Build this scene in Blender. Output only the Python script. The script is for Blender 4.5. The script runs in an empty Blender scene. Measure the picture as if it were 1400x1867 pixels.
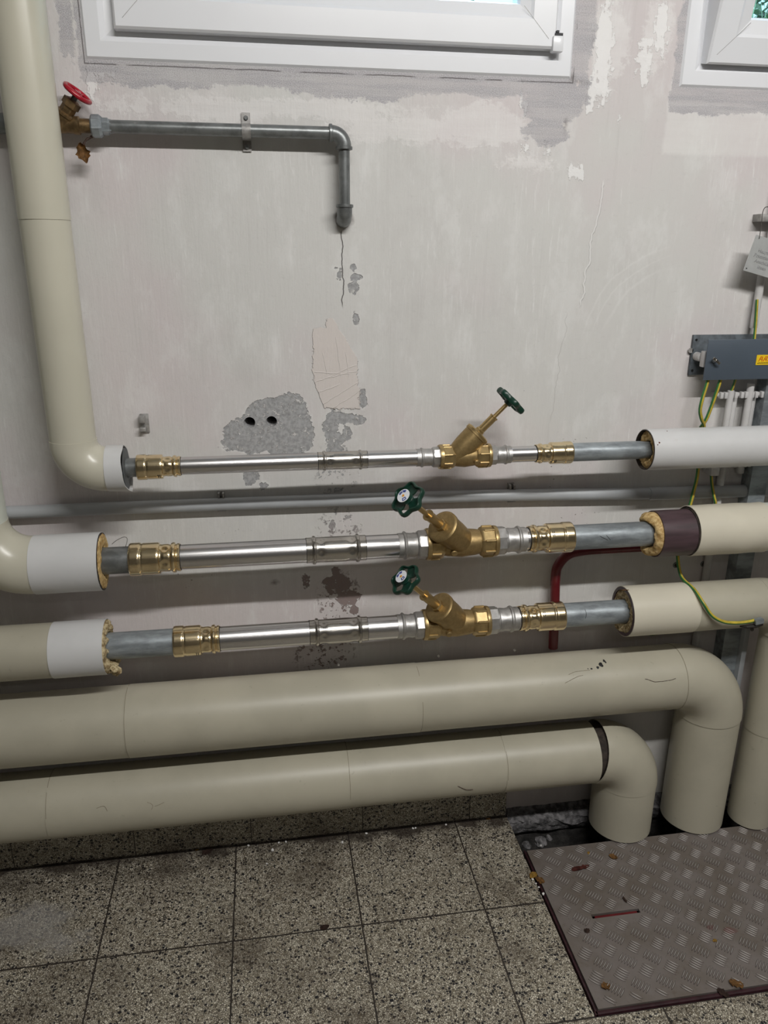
import bpy, bmesh, math, random
from mathutils import Vector, Matrix, noise as mnoise

random.seed(7)
D2R = math.pi / 180
sc = bpy.context.scene
COL = sc.collection

# ------------------------------------------------------------------ camera
CAM_H = 1.5
FPX = 1397.4345
YAW, PITCH, ROLL = -0.15808462, -0.3279273, -0.00611609


def cam_matrix():
    Rz = Matrix.Rotation(YAW, 3, 'Z')
    Rx = Matrix.Rotation(PITCH, 3, 'X')
    Rr = Matrix.Rotation(ROLL, 3, 'Y')
    return Rz @ Rx @ Rr          # columns: right, forward, up


RM = cam_matrix()
_c, _s = math.cos(ROLL), math.sin(ROLL)
RM = (Matrix.Rotation(YAW, 3, 'Z') @ Matrix.Rotation(PITCH, 3, 'X')
      @ Matrix(((_c, 0, _s), (0, 1, 0), (-_s, 0, _c))))
cam_d = bpy.data.cameras.new('camera')
cam = bpy.data.objects.new('camera', cam_d)
COL.objects.link(cam)
rt, fw, up = RM.col[0], RM.col[1], RM.col[2]
m4 = Matrix((rt, up, -fw)).transposed().to_4x4()
m4.translation = (0, 0, CAM_H)
cam.matrix_world = m4
cam_d.sensor_fit = 'VERTICAL'
cam_d.sensor_height = 36.0
cam_d.lens = 36.0 * FPX / 1867.0
cam_d.clip_start = 0.02
sc.camera = cam


def WY(px, py, Y):
    """point of the plane y=Y that the photograph shows at pixel px,py"""
    d = RM @ Vector(((px - 700) / FPX, 1, -(py - 933.5) / FPX))
    t = Y / d.y
    return Vector((0, 0, CAM_H)) + d * t


def WZ(px, py, Z):
    d = RM @ Vector(((px - 700) / FPX, 1, -(py - 933.5) / FPX))
    t = (Z - CAM_H) / d.z
    return Vector((0, 0, CAM_H)) + d * t


# ------------------------------------------------------------------ render look
sc.view_settings.view_transform = 'Standard'
sc.view_settings.look = 'None'
sc.view_settings.gamma = 1.0
sc.view_settings.use_curve_mapping = False
sc.view_settings.exposure = 0.0

# ------------------------------------------------------------------ world + lamps
world = bpy.data.worlds.new('world')
sc.world = world
world.use_nodes = True
bg = world.node_tree.nodes['Background']
bg.inputs[1].default_value = 1.0
_nt = world.node_tree
_tc = _nt.nodes.new('ShaderNodeTexCoord')
_sx = _nt.nodes.new('ShaderNodeSeparateXYZ')
_nt.links.new(_tc.outputs['Generated'], _sx.inputs[0])
_mr = _nt.nodes.new('ShaderNodeMapRange')
_mr.interpolation_type = 'SMOOTHSTEP'
_mr.inputs[1].default_value, _mr.inputs[2].default_value = 0.12, 0.75
_nt.links.new(_sx.outputs[2], _mr.inputs[0])
_mx = _nt.nodes.new('ShaderNodeMix')
_mx.data_type = 'RGBA'
_mx.inputs[6].default_value = (0.36, 0.80, 0.90, 1)      # hazy horizon
_mx.inputs[7].default_value = (7.5, 10.0, 13.0, 1)         # bright overcast zenith
_nt.links.new(_mr.outputs[0], _mx.inputs[0])
_nt.links.new(_mx.outputs[2], bg.inputs[0])


def area(name, loc, rot, sx, sy, power, color):
    l = bpy.data.lights.new(name, 'AREA')
    l.shape = 'RECTANGLE'
    l.size = sx
    l.size_y = sy
    l.energy = power
    l.color = color
    o = bpy.data.objects.new(name, l)
    COL.objects.link(o)
    o.location = loc
    o.rotation_euler = rot
    return o


LAMP_Y = -0.15
area('ceiling_tube_lamp', (0.80, LAMP_Y, 2.72), (22 * D2R, 0, 0), 1.7, 0.06, 53, (1.0, 0.985, 0.955))
area('rear_fill_light', (0.3, -1.7, 2.72), (0, 0, 0), 1.5, 0.10, 5, (1.0, 0.97, 0.92))  # unseen fill light, added to brighten the pipe fronts

WALL = 1.70

# ------------------------------------------------------------------ node helper


class S:
    """a value socket with arithmetic"""
    def __init__(self, nt, sock):
        self.nt, self.s = nt, sock

    def _m(self, op, *args, clamp=False):
        n = self.nt.nodes.new('ShaderNodeMath')
        n.operation = op
        n.use_clamp = clamp
        for i, a in enumerate(args):
            if isinstance(a, S):
                self.nt.links.new(a.s, n.inputs[i])
            else:
                n.inputs[i].default_value = a
        return S(self.nt, n.outputs[0])

    def __add__(self, o): return self._m('ADD', self, o)
    __radd__ = __add__
    def __sub__(self, o): return self._m('SUBTRACT', self, o)
    def __rsub__(self, o): return self._m('SUBTRACT', o, self)
    def __mul__(self, o): return self._m('MULTIPLY', self, o)
    __rmul__ = __mul__
    def __truediv__(self, o): return self._m('DIVIDE', self, o)
    def abs(self): return self._m('ABSOLUTE', self)
    def min(self, o): return self._m('MINIMUM', self, o)
    def max(self, o): return self._m('MAXIMUM', self, o)
    def lt(self, o): return self._m('LESS_THAN', self, o)
    def gt(self, o): return self._m('GREATER_THAN', self, o)
    def fract(self): return self._m('FRACT', self)
    def clamp(self): return self._m('ADD', self, 0.0, clamp=True)

    def step(self, a, b):
        """smooth ramp: 0 at a, 1 at b (a may exceed b)"""
        n = self.nt.nodes.new('ShaderNodeMapRange')
        n.interpolation_type = 'SMOOTHSTEP'
        self.nt.links.new(self.s, n.inputs[0])
        if a < b:
            n.inputs[1].default_value, n.inputs[2].default_value = a, b
            n.inputs[3].default_value, n.inputs[4].default_value = 0, 1
        else:
            n.inputs[1].default_value, n.inputs[2].default_value = b, a
            n.inputs[3].default_value, n.inputs[4].default_value = 1, 0
        return S(self.nt, n.outputs[0])


class Mat:
    def __init__(self, name, rough=0.5, metal=0.0, color=(0.5, 0.5, 0.5), spec=0.5):
        self.m = bpy.data.materials.new(name)
        self.m.use_nodes = True
        self.nt = self.m.node_tree
        self.b = self.nt.nodes['Principled BSDF']
        self.b.inputs['Base Color'].default_value = (*color, 1)
        self.b.inputs['Roughness'].default_value = rough
        self.b.inputs['Metallic'].default_value = metal
        self.b.inputs['Specular IOR Level'].default_value = spec
        self._pos = None

    def pos(self):
        if not self._pos:
            g = self.nt.nodes.new('ShaderNodeNewGeometry')
            self._pos = g.outputs['Position']
        return self._pos

    def xyz(self):
        n = self.nt.nodes.new('ShaderNodeSeparateXYZ')
        self.nt.links.new(self.pos(), n.inputs[0])
        return [S(self.nt, n.outputs[i]) for i in range(3)]

    def scaled(self, sx, sy, sz, off=(0, 0, 0)):
        n = self.nt.nodes.new('ShaderNodeVectorMath')
        n.operation = 'MULTIPLY_ADD'
        self.nt.links.new(self.pos(), n.inputs[0])
        n.inputs[1].default_value = (sx, sy, sz)
        n.inputs[2].default_value = off
        return n.outputs[0]

    def noise(self, scale=5, detail=3, rough=0.5, vec=None, dist=0.0):
        n = self.nt.nodes.new('ShaderNodeTexNoise')
        n.inputs['Scale'].default_value = scale
        n.inputs['Detail'].default_value = detail
        n.inputs['Roughness'].default_value = rough
        n.inputs['Distortion'].default_value = dist
        self.nt.links.new(vec if vec else self.pos(), n.inputs['Vector'])
        return S(self.nt, n.outputs[0])

    def vor(self, scale, feature='F1', vec=None, out=0, rand=1.0):
        n = self.nt.nodes.new('ShaderNodeTexVoronoi')
        n.feature = feature
        n.inputs['Scale'].default_value = scale
        n.inputs['Randomness'].default_value = rand
        self.nt.links.new(vec if vec else self.pos(), n.inputs['Vector'])
        return S(self.nt, n.outputs[out]) if out != 'node' else n

    def mix(self, fac, a, b):
        n = self.nt.nodes.new('ShaderNodeMix')
        n.data_type = 'RGBA'
        if isinstance(fac, S):
            self.nt.links.new(fac.s, n.inputs[0])
        else:
            n.inputs[0].default_value = fac
        for v, i in ((a, 6), (b, 7)):
            if isinstance(v, (tuple, list)):
                n.inputs[i].default_value = (*v, 1)
            else:
                self.nt.links.new(v, n.inputs[i])
        return n.outputs[2]

    def color(self, sock):
        self.nt.links.new(sock, self.b.inputs['Base Color'])

    def roughness(self, s):
        self.nt.links.new(s.s, self.b.inputs['Roughness'])

    def bump(self, s, dist=0.001, strength=1.0):
        n = self.nt.nodes.new('ShaderNodeBump')
        n.inputs['Distance'].default_value = dist
        n.inputs['Strength'].default_value = strength
        self.nt.links.new(s.s, n.inputs['Height'])
        self.nt.links.new(n.outputs[0], self.b.inputs['Normal'])


M = {}

# ---- wall plaster -------------------------------------------------


def blobs(mt, x, z, lst):
    """signed distance (m) to a union of ellipses given as px,py,rx,ry in metres"""
    acc = None
    comb = mt.nt.nodes.new('ShaderNodeCombineXYZ')
    mt.nt.links.new(x.s, comb.inputs[0])
    mt.nt.links.new(z.s, comb.inputs[1])
    for (cx, cz, rx, rz) in lst:
        a = mt.nt.nodes.new('ShaderNodeVectorMath')
        a.operation = 'MULTIPLY_ADD'
        mt.nt.links.new(comb.outputs[0], a.inputs[0])
        a.inputs[1].default_value = (1 / rx, 1 / rz, 0)
        a.inputs[2].default_value = (-cx / rx, -cz / rz, 0)
        l = mt.nt.nodes.new('ShaderNodeVectorMath')
        l.operation = 'LENGTH'
        mt.nt.links.new(a.outputs[0], l.inputs[0])
        d = (S(mt.nt, l.outputs[1]) - 1.0) * min(rx, rz)
        acc = d if acc is None else acc.min(d)
    return acc


def boxd(x, z, x0, x1, z0, z1):
    dx = (x - (x0 + x1) / 2).abs() - (x1 - x0) / 2
    dz = (z - (z0 + z1) / 2).abs() - (z1 - z0) / 2
    return dx.max(dz)


def pb(lst):
    """ellipses written in photograph pixels on the wall plane -> metres"""
    out = []
    for (px, py, rx, ry) in lst:
        c = WY(px, py, WALL)
        a = WY(px + rx, py, WALL)
        b = WY(px, py + ry, WALL)
        out.append((c.x, c.z, abs(a.x - c.x), abs(b.z - c.z)))
    return out


def wall_material():
    mt = Mat('weathered plaster', rough=0.62, spec=0.35)
    x, y, z = mt.xyz()
    n_big = mt.noise(2.2, 3, 0.55)
    n_mid = mt.noise(14, 4, 0.6)
    n_fine = mt.noise(120, 3, 0.6)
    n_grain = mt.noise(600, 2, 0.5)
    streak = mt.noise(1.0, 5, 0.65, mt.scaled(55, 1, 5))
    hstreak = mt.noise(1.0, 4, 0.6, mt.scaled(6, 1, 70))
    n_jag = mt.noise(55, 4, 0.7)
    edge = (n_mid - 0.5) * 0.034 + (n_jag - 0.5) * 0.034 + (n_fine - 0.5) * 0.012
    # two coats: a warm grey and a faint pink one
    base = mt.mix(n_big.step(0.40, 0.60), (0.640, 0.632, 0.612), (0.650, 0.600, 0.600))
    cloud = mt.noise(7, 6, 0.7, mt.scaled(1.6, 1, 0.8))
    base = mt.mix(cloud.step(0.50, 0.66) * 0.35, base, (0.78, 0.775, 0.765))
    base = mt.mix(mt.noise(5, 6, 0.7, mt.scaled(1.2, 1, 0.7, (4, 1, 2))).step(0.52, 0.68) * 0.30, base, (0.53, 0.51, 0.50))
    base = mt.mix(streak.step(0.52, 0.78) * cloud.step(0.40, 0.60) * 0.45, base, (0.80, 0.79, 0.78))
    base = mt.mix(mt.noise(1.0, 5, 0.7, mt.scaled(80, 1, 3.5, (3, 0, 5))).step(0.54, 0.72) * cloud.step(0.60, 0.42) * 0.22, base, (0.50, 0.485, 0.475))
    st2 = mt.noise(1.0, 6, 0.75, mt.scaled(170, 1, 14, (1, 0, 7)))
    base = mt.mix(st2.step(0.55, 0.68) * mt.noise(9, 4, 0.6, mt.scaled(1, 1, 0.5, (7, 3, 1))).step(0.45, 0.62) * 0.5, base, (0.83, 0.825, 0.815))
    st3 = mt.noise(1.0, 6, 0.75, mt.scaled(60, 1, 150, (5, 0, 2)))
    base = mt.mix(st3.step(0.58, 0.70) * 0.22, base, (0.47, 0.455, 0.445))
    # whiter brushed fields below the windows
    w = (blobs(mt, x, z, pb([(520, 200, 330, 22), (870, 230, 90, 40), (1110, 80, 35, 80), (1200, 60, 24, 75),
                             (960, 300, 60, 18), (760, 235, 160, 28)])) + edge * 1.6)
    base = mt.mix(w.step(0.006, -0.008) * (0.25 + hstreak * 0.5), base, (0.82, 0.80, 0.79))
    pa, pq = WY(1215, 205, WALL), WY(1300, 284, WALL)
    wb = boxd(x, z, pa.x, 2.4, pq.z, pa.z + .02) + edge * 0.25
    base = mt.mix(wb.step(0.004, -0.006) * (0.25 + hstreak * 0.4), base, (0.80, 0.79, 0.77))
    # bright chalky scrapes
    w2 = (blobs(mt, x, z, pb([(1105, 90, 16, 70), (1205, 50, 14, 55), (1180, 110, 12, 34), (1075, 195, 10, 12), (1083, 165, 5, 22),
                              (1045, 312, 10, 12), (948, 185, 8, 18), (985, 282, 14, 5), (960, 268, 14, 4), (190, 130, 20, 9), (165, 145, 6, 14),
                              (1130, 215, 5, 12)])) + edge * 1.3 + (streak - 0.5) * 0.06 + (hstreak - 0.5) * 0.02)
    base = mt.mix(w2.step(0.002, -0.003) * 0.75, base, (0.88, 0.875, 0.87))
    # swept curve marks right of centre
    cc = WY(1230, 640, WALL)
    dx, dz = x - cc.x, z - cc.z
    r = (dx * dx + dz * dz)._m('SQRT', dx * dx + dz * dz)
    for rr, ww in ((0.235, 0.004), (0.19, 0.006), (0.215, 0.003)):
        ring = ((r - rr + (n_mid - 0.5) * 0.02).abs()).step(ww, 0.0) * (dx.step(-0.02, -0.10)) * (dz.step(0.02, 0.09))
        base = mt.mix(ring * 0.22, base, (0.82, 0.81, 0.80))
    # wall colour darkens towards the floor
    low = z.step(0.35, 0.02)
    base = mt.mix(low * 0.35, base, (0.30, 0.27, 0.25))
    # bare cement round the windows
    c1 = boxd(x, z, -0.315, 0.672, 1.80, 2.6) + edge * 0.7
    c1b = blobs(mt, x, z, pb([(1010, 185, 62, 45), (1000, 240, 42, 26), (300, 140, 120, 22), (600, 152, 110, 26), (1068, 60, 16, 120),
                              (700, 165, 60, 22), (120, 40, 16, 80)])) + edge
    c2 = boxd(x, z, 0.878, 2.4, 1.783, 2.6) + edge * 0.9
    cem = c1.min(c1b).min(c2)
    bare = blobs(mt, x, z, pb([(505, 770, 62, 44), (455, 795, 48, 34), (530, 745, 30, 30), (545, 790, 25, 38), (425, 808, 22, 16),
                               (458, 868, 14, 16), (483, 884, 9, 6), (520, 810, 40, 20),
                               (628, 762, 34, 9), (604, 775, 13, 26), (612, 800, 18, 14), (661, 733, 8, 18), (655, 765, 12, 10),
                               (610, 822, 16, 16), (632, 790, 8, 12), (604, 760, 12, 8),
                               (645, 487, 7, 9), (650, 505, 13, 8), (645, 523, 9, 9), (618, 500, 6, 12), (612, 489, 6, 4), (649, 582, 4, 7),
                               (614, 1065, 24, 18), (636, 1090, 20, 14), (600, 1060, 10, 10), (646, 1112, 8, 8), (611, 1042, 9, 10),
                               (605, 960, 6, 9), (559, 1062, 4, 8)])) + edge * 0.75
    # speckled fringe of lost paint along the damp column
    col = blobs(mt, x, z, pb([(614, 860, 40, 60), (618, 960, 42, 40), (620, 1100, 44, 60), (590, 1190, 60, 40)]))
    spk = mt.noise(75, 4, 0.7).step(0.565, 0.585) * col.step(0.01, -0.02)
    spk2 = mt.noise(110, 3, 0.65, mt.scaled(1, 1, 1, (9, 2, 4))).step(0.665, 0.68) * (
        blobs(mt, x, z, pb([(1040, 900, 60, 120), (955, 1050, 14, 40), (975, 715, 30, 12), (430, 980, 60, 20), (300, 960, 50, 14), (350, 1050, 60, 40)])).step(0.01, -0.02))
    cement_c = mt.mix(n_grain.step(0.3, 0.7), (0.36, 0.345, 0.365), (0.58, 0.565, 0.585))
    bare_m = bare.step(0.0008, -0.0008).max(spk)
    bare_m = bare_m * (1.0 - mt.noise(85, 4, 0.75).step(0.575, 0.61) * 0.85)
    base = mt.mix(cem.step(0.0015, -0.004) * (0.62 + hstreak.step(0.62, 0.40) * 0.38), base, cement_c)
    pale = mt.mix(n_fine.step(0.35, 0.65), (0.31, 0.31, 0.315), (0.44, 0.44, 0.445))
    brownish = mt.mix(z.step(0.95, 0.80), pale, (0.27, 0.215, 0.205))
    base = mt.mix(bare.step(0.006, 0.0) * n_jag.step(0.45, 0.6) * 0.6, base, (0.80, 0.80, 0.79))
    base = mt.mix(bare_m, base, brownish)
    base = mt.mix(spk2 * 0.8, base, (0.16, 0.13, 0.12))
    # trowelled filler patch
    f1 = boxd(x, z, *(lambda a, b: (a.x, b.x, b.z, a.z))(WY(569, 598, WALL), WY(652, 742, WALL)))
    f2 = blobs(mt, x, z, pb([(620, 592, 26, 18)]))
    fil = f1.min(f2) + edge * 0.55 + (x - 0.145).abs() * (z - 1.25) * 1.2
    fa_, fb_ = WY(604, 575, WALL), WY(654, 660, WALL)
    nl_ = math.hypot(fb_.x - fa_.x, fb_.z - fa_.z)
    side = ((x - fa_.x) * (fa_.z - fb_.z) + (z - fa_.z) * (fb_.x - fa_.x)) / nl_ + edge * 0.3
    fc_, fd_ = WY(569, 690, WALL), WY(592, 745, WALL)
    nm_ = math.hypot(fd_.x - fc_.x, fd_.z - fc_.z)
    side2 = ((x - fc_.x) * (fd_.z - fc_.z) - (z - fc_.z) * (fd_.x - fc_.x)) / nm_ + edge * 0.3
    fil = fil.max(side).max(side2)
    fil_m = fil.step(0.001, -0.001)
    rl = None
    for (xa_, ya_, xb_, yb2_) in ((566, 702, 652, 664), (582, 742, 654, 696), (570, 678, 640, 682), (600, 748, 658, 712), (590, 690, 654, 676), (566, 722, 620, 700)):
        A_, B_ = WY(xa_, ya_, WALL), WY(xb_, yb2_, WALL)
        zz_ = (x - A_.x) * ((B_.z - A_.z) / (B_.x - A_.x)) + A_.z + (mt.noise(30, 3, 0.6, mt.scaled(1, 0, 0, (0, xa_ * .1, 0))) - 0.5) * 0.014
        q_ = (z - zz_).abs().step(0.0016, 0.0) * x.step(A_.x, A_.x + 0.006) * x.step(B_.x, B_.x - 0.006)
        rl = q_ if rl is None else rl.max(q_)
    for (xa_, ya_, xb_, yb2_) in ((588, 640, 596, 684), (612, 612, 622, 688), (630, 640, 636, 690)):
        A_, B_ = WY(xa_, ya_, WALL), WY(xb_, yb2_, WALL)
        xx_ = (z - A_.z) * ((B_.x - A_.x) / (B_.z - A_.z)) + A_.x + (mt.noise(30, 3, 0.6, mt.scaled(0, 0, 1, (0, xa_ * .1, 0))) - 0.5) * 0.008
        rl = rl.max((x - xx_).abs().step(0.0012, 0.0) * z.step(A_.z, A_.z - 0.006) * z.step(B_.z, B_.z + 0.006))
    base = mt.mix(fil_m * 0.8, base, (0.68, 0.62, 0.585))
    base = mt.mix(fil_m * rl * 0.25, base, (0.80, 0.76, 0.73))
    # old joint of a darker smear, spots and specks
    sp = mt.vor(26, 'F1', out='node')
    spd = S(mt.nt, sp.outputs[0])
    rnd = mt.nt.nodes.new('ShaderNodeSeparateColor')
    mt.nt.links.new(sp.outputs[1], rnd.inputs[0])
    rr = S(mt.nt, rnd.outputs[0])
    specks = spd.lt(rr * 0.06) * S(mt.nt, rnd.outputs[1]).gt(0.72)
    base = mt.mix(specks * 0.75, base, (0.09, 0.07, 0.06))
    # crack under the elbow
    e0 = WY(620, 420, WALL)
    crack_x = e0.x + 0.004 + (mt.noise(22, 3, 0.6, mt.scaled(0, 0, 1)) - 0.5) * 0.020
    ck = (x - crack_x).abs().step(0.0014, 0.0005) * z.step(WY(620, 565, WALL).z, WY(620, 550, WALL).z) * z.step(e0.z, e0.z - 0.004)
    base = mt.mix(ck * 0.85, base, (0.10, 0.09, 0.09))
    # raised wavy ridge and a hairline crack right of centre
    def wavy(pxa, pya, pxb, pyb, wid, amp, off):
        a_, b_ = WY(pxa, pya, WALL), WY(pxb, pyb, WALL)
        sl = (b_.x - a_.x) / (b_.z - a_.z)
        xx = (z - a_.z) * sl + a_.x + (mt.noise(16, 3, 0.6, mt.scaled(0, 0, 1, (0, off, 0))) - 0.5) * amp
        return (x - xx).abs().step(wid, wid * 0.3) * z.step(a_.z + .004, a_.z - .01) * z.step(b_.z - .004, b_.z + .01)
    rdg = wavy(1102, 330, 1056, 560, 0.0035, 0.035, 1.0)
    base = mt.mix(rdg * 0.5, base, (0.86, 0.85, 0.84))  # pale line paints the highlight along the ridge
    hair = wavy(1035, 570, 1003, 770, 0.0008, 0.035, 3.0)
    base = mt.mix(hair * 0.45, base, (0.30, 0.28, 0.27))
    # soot round the socket elbow
    so = blobs(mt, x, z, pb([(627, 396, 17, 20), (1043, 142, 4, 6), (1051, 149, 6, 2), (1031, 228, 3, 9), (500, 1062, 5, 3)])) + edge * 0.4
    base = mt.mix(so.step(0.006, -0.008) * 0.8, base, (0.12, 0.09, 0.08))
    # dark joint line between frame and cement
    j = (boxd(x, z, -0.303, 0.660, 1.8305, 2.6) + (n_mid - 0.5) * 0.006).abs()
    base = mt.mix(j.step(0.0016, 0.0006) * n_mid.step(0.40, 0.52) * 0.8, base, (0.10, 0.09, 0.09))
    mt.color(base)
    h = streak * 0.0007 + n_mid * 0.0011 + n_fine * 0.00040 + st2 * 0.0006 + n_big * 0.002
    h = h - bare_m * 0.0016 - cem.step(0.001, -0.002) * (0.0008 + n_grain * -0.0010) - ck * 0.002
    ridg = mt.noise(1.0, 2, 0.5, mt.scaled(5, 1, 22, (2, 0, 1)), dist=0.25)
    h = h + fil_m * (0.0016 + rl * 0.0007 + ridg * 0.0008) + w2.step(0.002, -0.003) * 0.0008 + rdg * 0.0014 + (w.step(0.006, -0.008)) * hstreak * 0.0008
    mt.bump(h, 1.0, 0.9)
    return mt.m


M['wall'] = wall_material()


def terrazzo():
    mt = Mat('terrazzo', rough=0.42, spec=0.5)
    x, y, z = mt.xyz()
    v = mt.vor(250, 'DISTANCE_TO_EDGE', out=0)
    cell = mt.vor(250, 'F1', out='node')
    sp = mt.nt.nodes.new('ShaderNodeSeparateColor')
    mt.nt.links.new(cell.outputs[1], sp.inputs[0])
    r1, r2 = S(mt.nt, sp.outputs[0]), S(mt.nt, sp.outputs[1])
    chip = mt.mix(r1, (0.25, 0.215, 0.155), (0.68, 0.635, 0.525))
    matrix = (0.045, 0.035, 0.024)
    c = mt.mix(v.step(0.13, 0.05), chip, matrix)
    c2 = mt.vor(165, 'F1', mt.scaled(1, 1, 1, (5, 3, 1)), out='node')
    s2 = mt.nt.nodes.new('ShaderNodeSeparateColor')
    mt.nt.links.new(c2.outputs[1], s2.inputs[0])
    e2 = mt.vor(165, 'DISTANCE_TO_EDGE', mt.scaled(1, 1, 1, (5, 3, 1)), out=0)
    dark = S(mt.nt, s2.outputs[0]).gt(0.79) * (e2 - S(mt.nt, s2.outputs[1]) * 0.12).gt(0.06)
    c = mt.mix(dark, c, (0.009, 0.009, 0.012))
    # worn and dirty areas, then a darker band along the wall
    dirt = mt.noise(5, 4, 0.6)
    c = mt.mix(dirt.step(0.48, 0.70) * 0.55, c, (0.065, 0.048, 0.032))
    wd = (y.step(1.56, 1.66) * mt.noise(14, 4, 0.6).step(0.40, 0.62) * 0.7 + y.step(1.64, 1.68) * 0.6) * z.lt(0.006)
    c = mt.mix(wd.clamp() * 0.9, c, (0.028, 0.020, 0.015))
    # cement smear at the far left
    sm = blobs(mt, x, y, [(-0.60, 1.50, 0.10, 0.07), (-0.52, 1.44, 0.08, 0.035)]) + (mt.noise(18, 4, 0.7) - 0.5) * 0.12
    c = mt.mix(sm.step(0.01, -0.03) * 0.45, c, (0.36, 0.35, 0.34))
    # grout
    n = (mt.noise(60, 2, 0.5) - 0.5) * 0.003
    gx = (((x + 0.1240 + n) / 0.2985).fract() - 0.5).abs().gt(0.4935)
    gy = (((y + 0.117 + n) / 0.30).fract() - 0.5).abs().gt(0.4935)
    onfl = z.lt(0.004)
    gz = (((x + 0.083) / 0.2985).fract() - 0.5).abs().gt(0.4965)
    g = gx.max(gy) * onfl + gz * (1.0 - onfl)
    c = mt.mix(g.clamp(), c, (0.028, 0.022, 0.018))
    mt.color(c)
    mt.bump(g * -0.0015 + v.step(0.08, 0.02) * -0.0002 + mt.noise(30, 3) * 0.0005, 1.0, 0.8)
    mt.roughness(0.34 + dirt * 0.3)
    return mt.m


M['terrazzo'] = terrazzo()


def simple(name, color, rough, metal=0.0, var=0.08, nscale=30, bump=0.0, spec=0.5, streak=None, dirt=0.0, dirtcol=(0.1, 0.08, 0.06)):
    mt = Mat(name, rough=rough, metal=metal, color=color, spec=spec)
    vec = mt.scaled(*streak) if streak else None
    n = mt.noise(1.0 if streak else nscale, 4, 0.6, vec)
    a = tuple(c * (1 - var) for c in color)
    b = tuple(min(1, c * (1 + var)) for c in color)
    c = mt.mix(n.step(0.35, 0.65), a, b)
    if dirt:
        d = mt.noise(45, 5, 0.75).step(0.64, 0.70) * dirt
        c = mt.mix(d, c, dirtcol)
    mt.color(c)
    if bump:
        mt.bump(n * bump + mt.noise(nscale * 8, 2) * bump * 0.3, 1.0, 1.0)
    return mt.m


M['pvc'] = simple('cream pipe jacket', (0.435, 0.408, 0.325), 0.40, var=0.05, nscale=6, dirt=0.30, dirtcol=(0.22, 0.19, 0.14), bump=0.0002)
M['pvc_riser'] = simple('cream pipe jacket of the riser', (0.56, 0.535, 0.44), 0.28, var=0.03, nscale=5, bump=0.0001)
M['pvc_white'] = simple('grey white pipe jacket', (0.60, 0.60, 0.60), 0.34, var=0.03, nscale=8, dirt=0.12, dirtcol=(0.40, 0.30, 0.28), bump=0.0002)
M['pvc_warm'] = simple('bright cream pipe jacket', (0.63, 0.59, 0.485), 0.34, var=0.03, nscale=6, dirt=0.12, dirtcol=(0.35, 0.28, 0.2), bump=0.0002)
M['pvc_pale'] = simple('pale green white pipe jacket', (0.60, 0.625, 0.56), 0.38, var=0.03, nscale=6)
M['maroon_wrap'] = simple('dark brown wrapping', (0.060, 0.036, 0.042), 0.45, var=0.25, nscale=20, streak=(8, 60, 60), dirt=0.25, dirtcol=(0.2, 0.14, 0.14), bump=0.0003)
M['maroon'] = simple('maroon gloss paint', (0.115, 0.010, 0.014), 0.28, var=0.15, nscale=25)
M['frame_maroon'] = simple('dark maroon frame paint', (0.035, 0.012, 0.016), 0.4, var=0.3, nscale=40)
M['seam'] = simple('dark jacket joint', (0.20, 0.17, 0.12), 0.7)
M['core'] = simple('dark brown insulation core', (0.035, 0.026, 0.020), 0.85, var=0.4, nscale=60, bump=0.001)
M['galv'] = simple('galvanised steel', (0.29, 0.32, 0.34), 0.42, metal=0.45, var=0.28, nscale=22, streak=(14, 45, 45), dirt=0.25, dirtcol=(0.42, 0.45, 0.47), bump=0.0004)
M['galv_dark'] = simple('old dark galvanised steel', (0.19, 0.20, 0.20), 0.36, metal=0.5, var=0.22, nscale=40, streak=(30, 60, 30), dirt=0.35, dirtcol=(0.40, 0.40, 0.40), bump=0.0003)
M['steel'] = simple('polished stainless steel', (0.66, 0.645, 0.645), 0.27, metal=1.0, var=0.05, nscale=10, streak=(3, 120, 120))
M['steel_fit'] = simple('pressed stainless steel fitting', (0.55, 0.525, 0.49), 0.24, metal=1.0, var=0.08, nscale=40)
M['steel_cast'] = simple('cast stainless steel', (0.52, 0.51, 0.50), 0.50, metal=1.0, var=0.1, nscale=60, bump=0.0004)
M['brass'] = simple('shiny brass', (0.84, 0.69, 0.44), 0.20, metal=1.0, var=0.06, nscale=30)
M['bronze'] = simple('cast gunmetal', (0.36, 0.255, 0.115), 0.46, metal=0.8, var=0.10, nscale=120, bump=0.0003)
M['bronze_bright'] = simple('machined gunmetal', (0.52, 0.375, 0.175), 0.30, metal=0.9, var=0.05, nscale=60)
M['gunmetal_nut'] = simple('gunmetal nuts', (0.46, 0.335, 0.16), 0.36, metal=0.85, var=0.1, nscale=90, bump=0.0002)
M['rosette_grey'] = simple('dull grey rosette', (0.095, 0.10, 0.105), 0.6)
M['old_brass'] = simple('tarnished brass', (0.19, 0.125, 0.06), 0.42, metal=0.7, var=0.35, nscale=70, bump=0.0005)
M['green'] = simple('dark green plastic', (0.005, 0.034, 0.021), 0.35, var=0.12, nscale=80, bump=0.0002)
M['red_wheel'] = simple('red enamel', (0.36, 0.008, 0.022), 0.25, var=0.1, nscale=60)
M['black'] = simple('black marker', (0.010, 0.010, 0.011), 0.5)
M['white_plastic'] = simple('white window plastic', (0.80, 0.81, 0.84), 0.25, var=0.015, nscale=3)
M['seal'] = simple('dark rubber seal', (0.03, 0.03, 0.035), 0.6)
M['conduit'] = simple('grey plastic conduit', (0.40, 0.415, 0.43), 0.38, var=0.05, nscale=10, dirt=0.15, dirtcol=(0.2, 0.19, 0.18))
M['white_paint'] = simple('wall painted conduit', (0.56, 0.55, 0.545), 0.5, var=0.08, nscale=20, dirt=0.3, dirtcol=(0.3, 0.28, 0.27), bump=0.0003)
M['box_grey'] = simple('grey enclosure plate', (0.072, 0.092, 0.118), 0.42, var=0.05, nscale=8)
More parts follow.
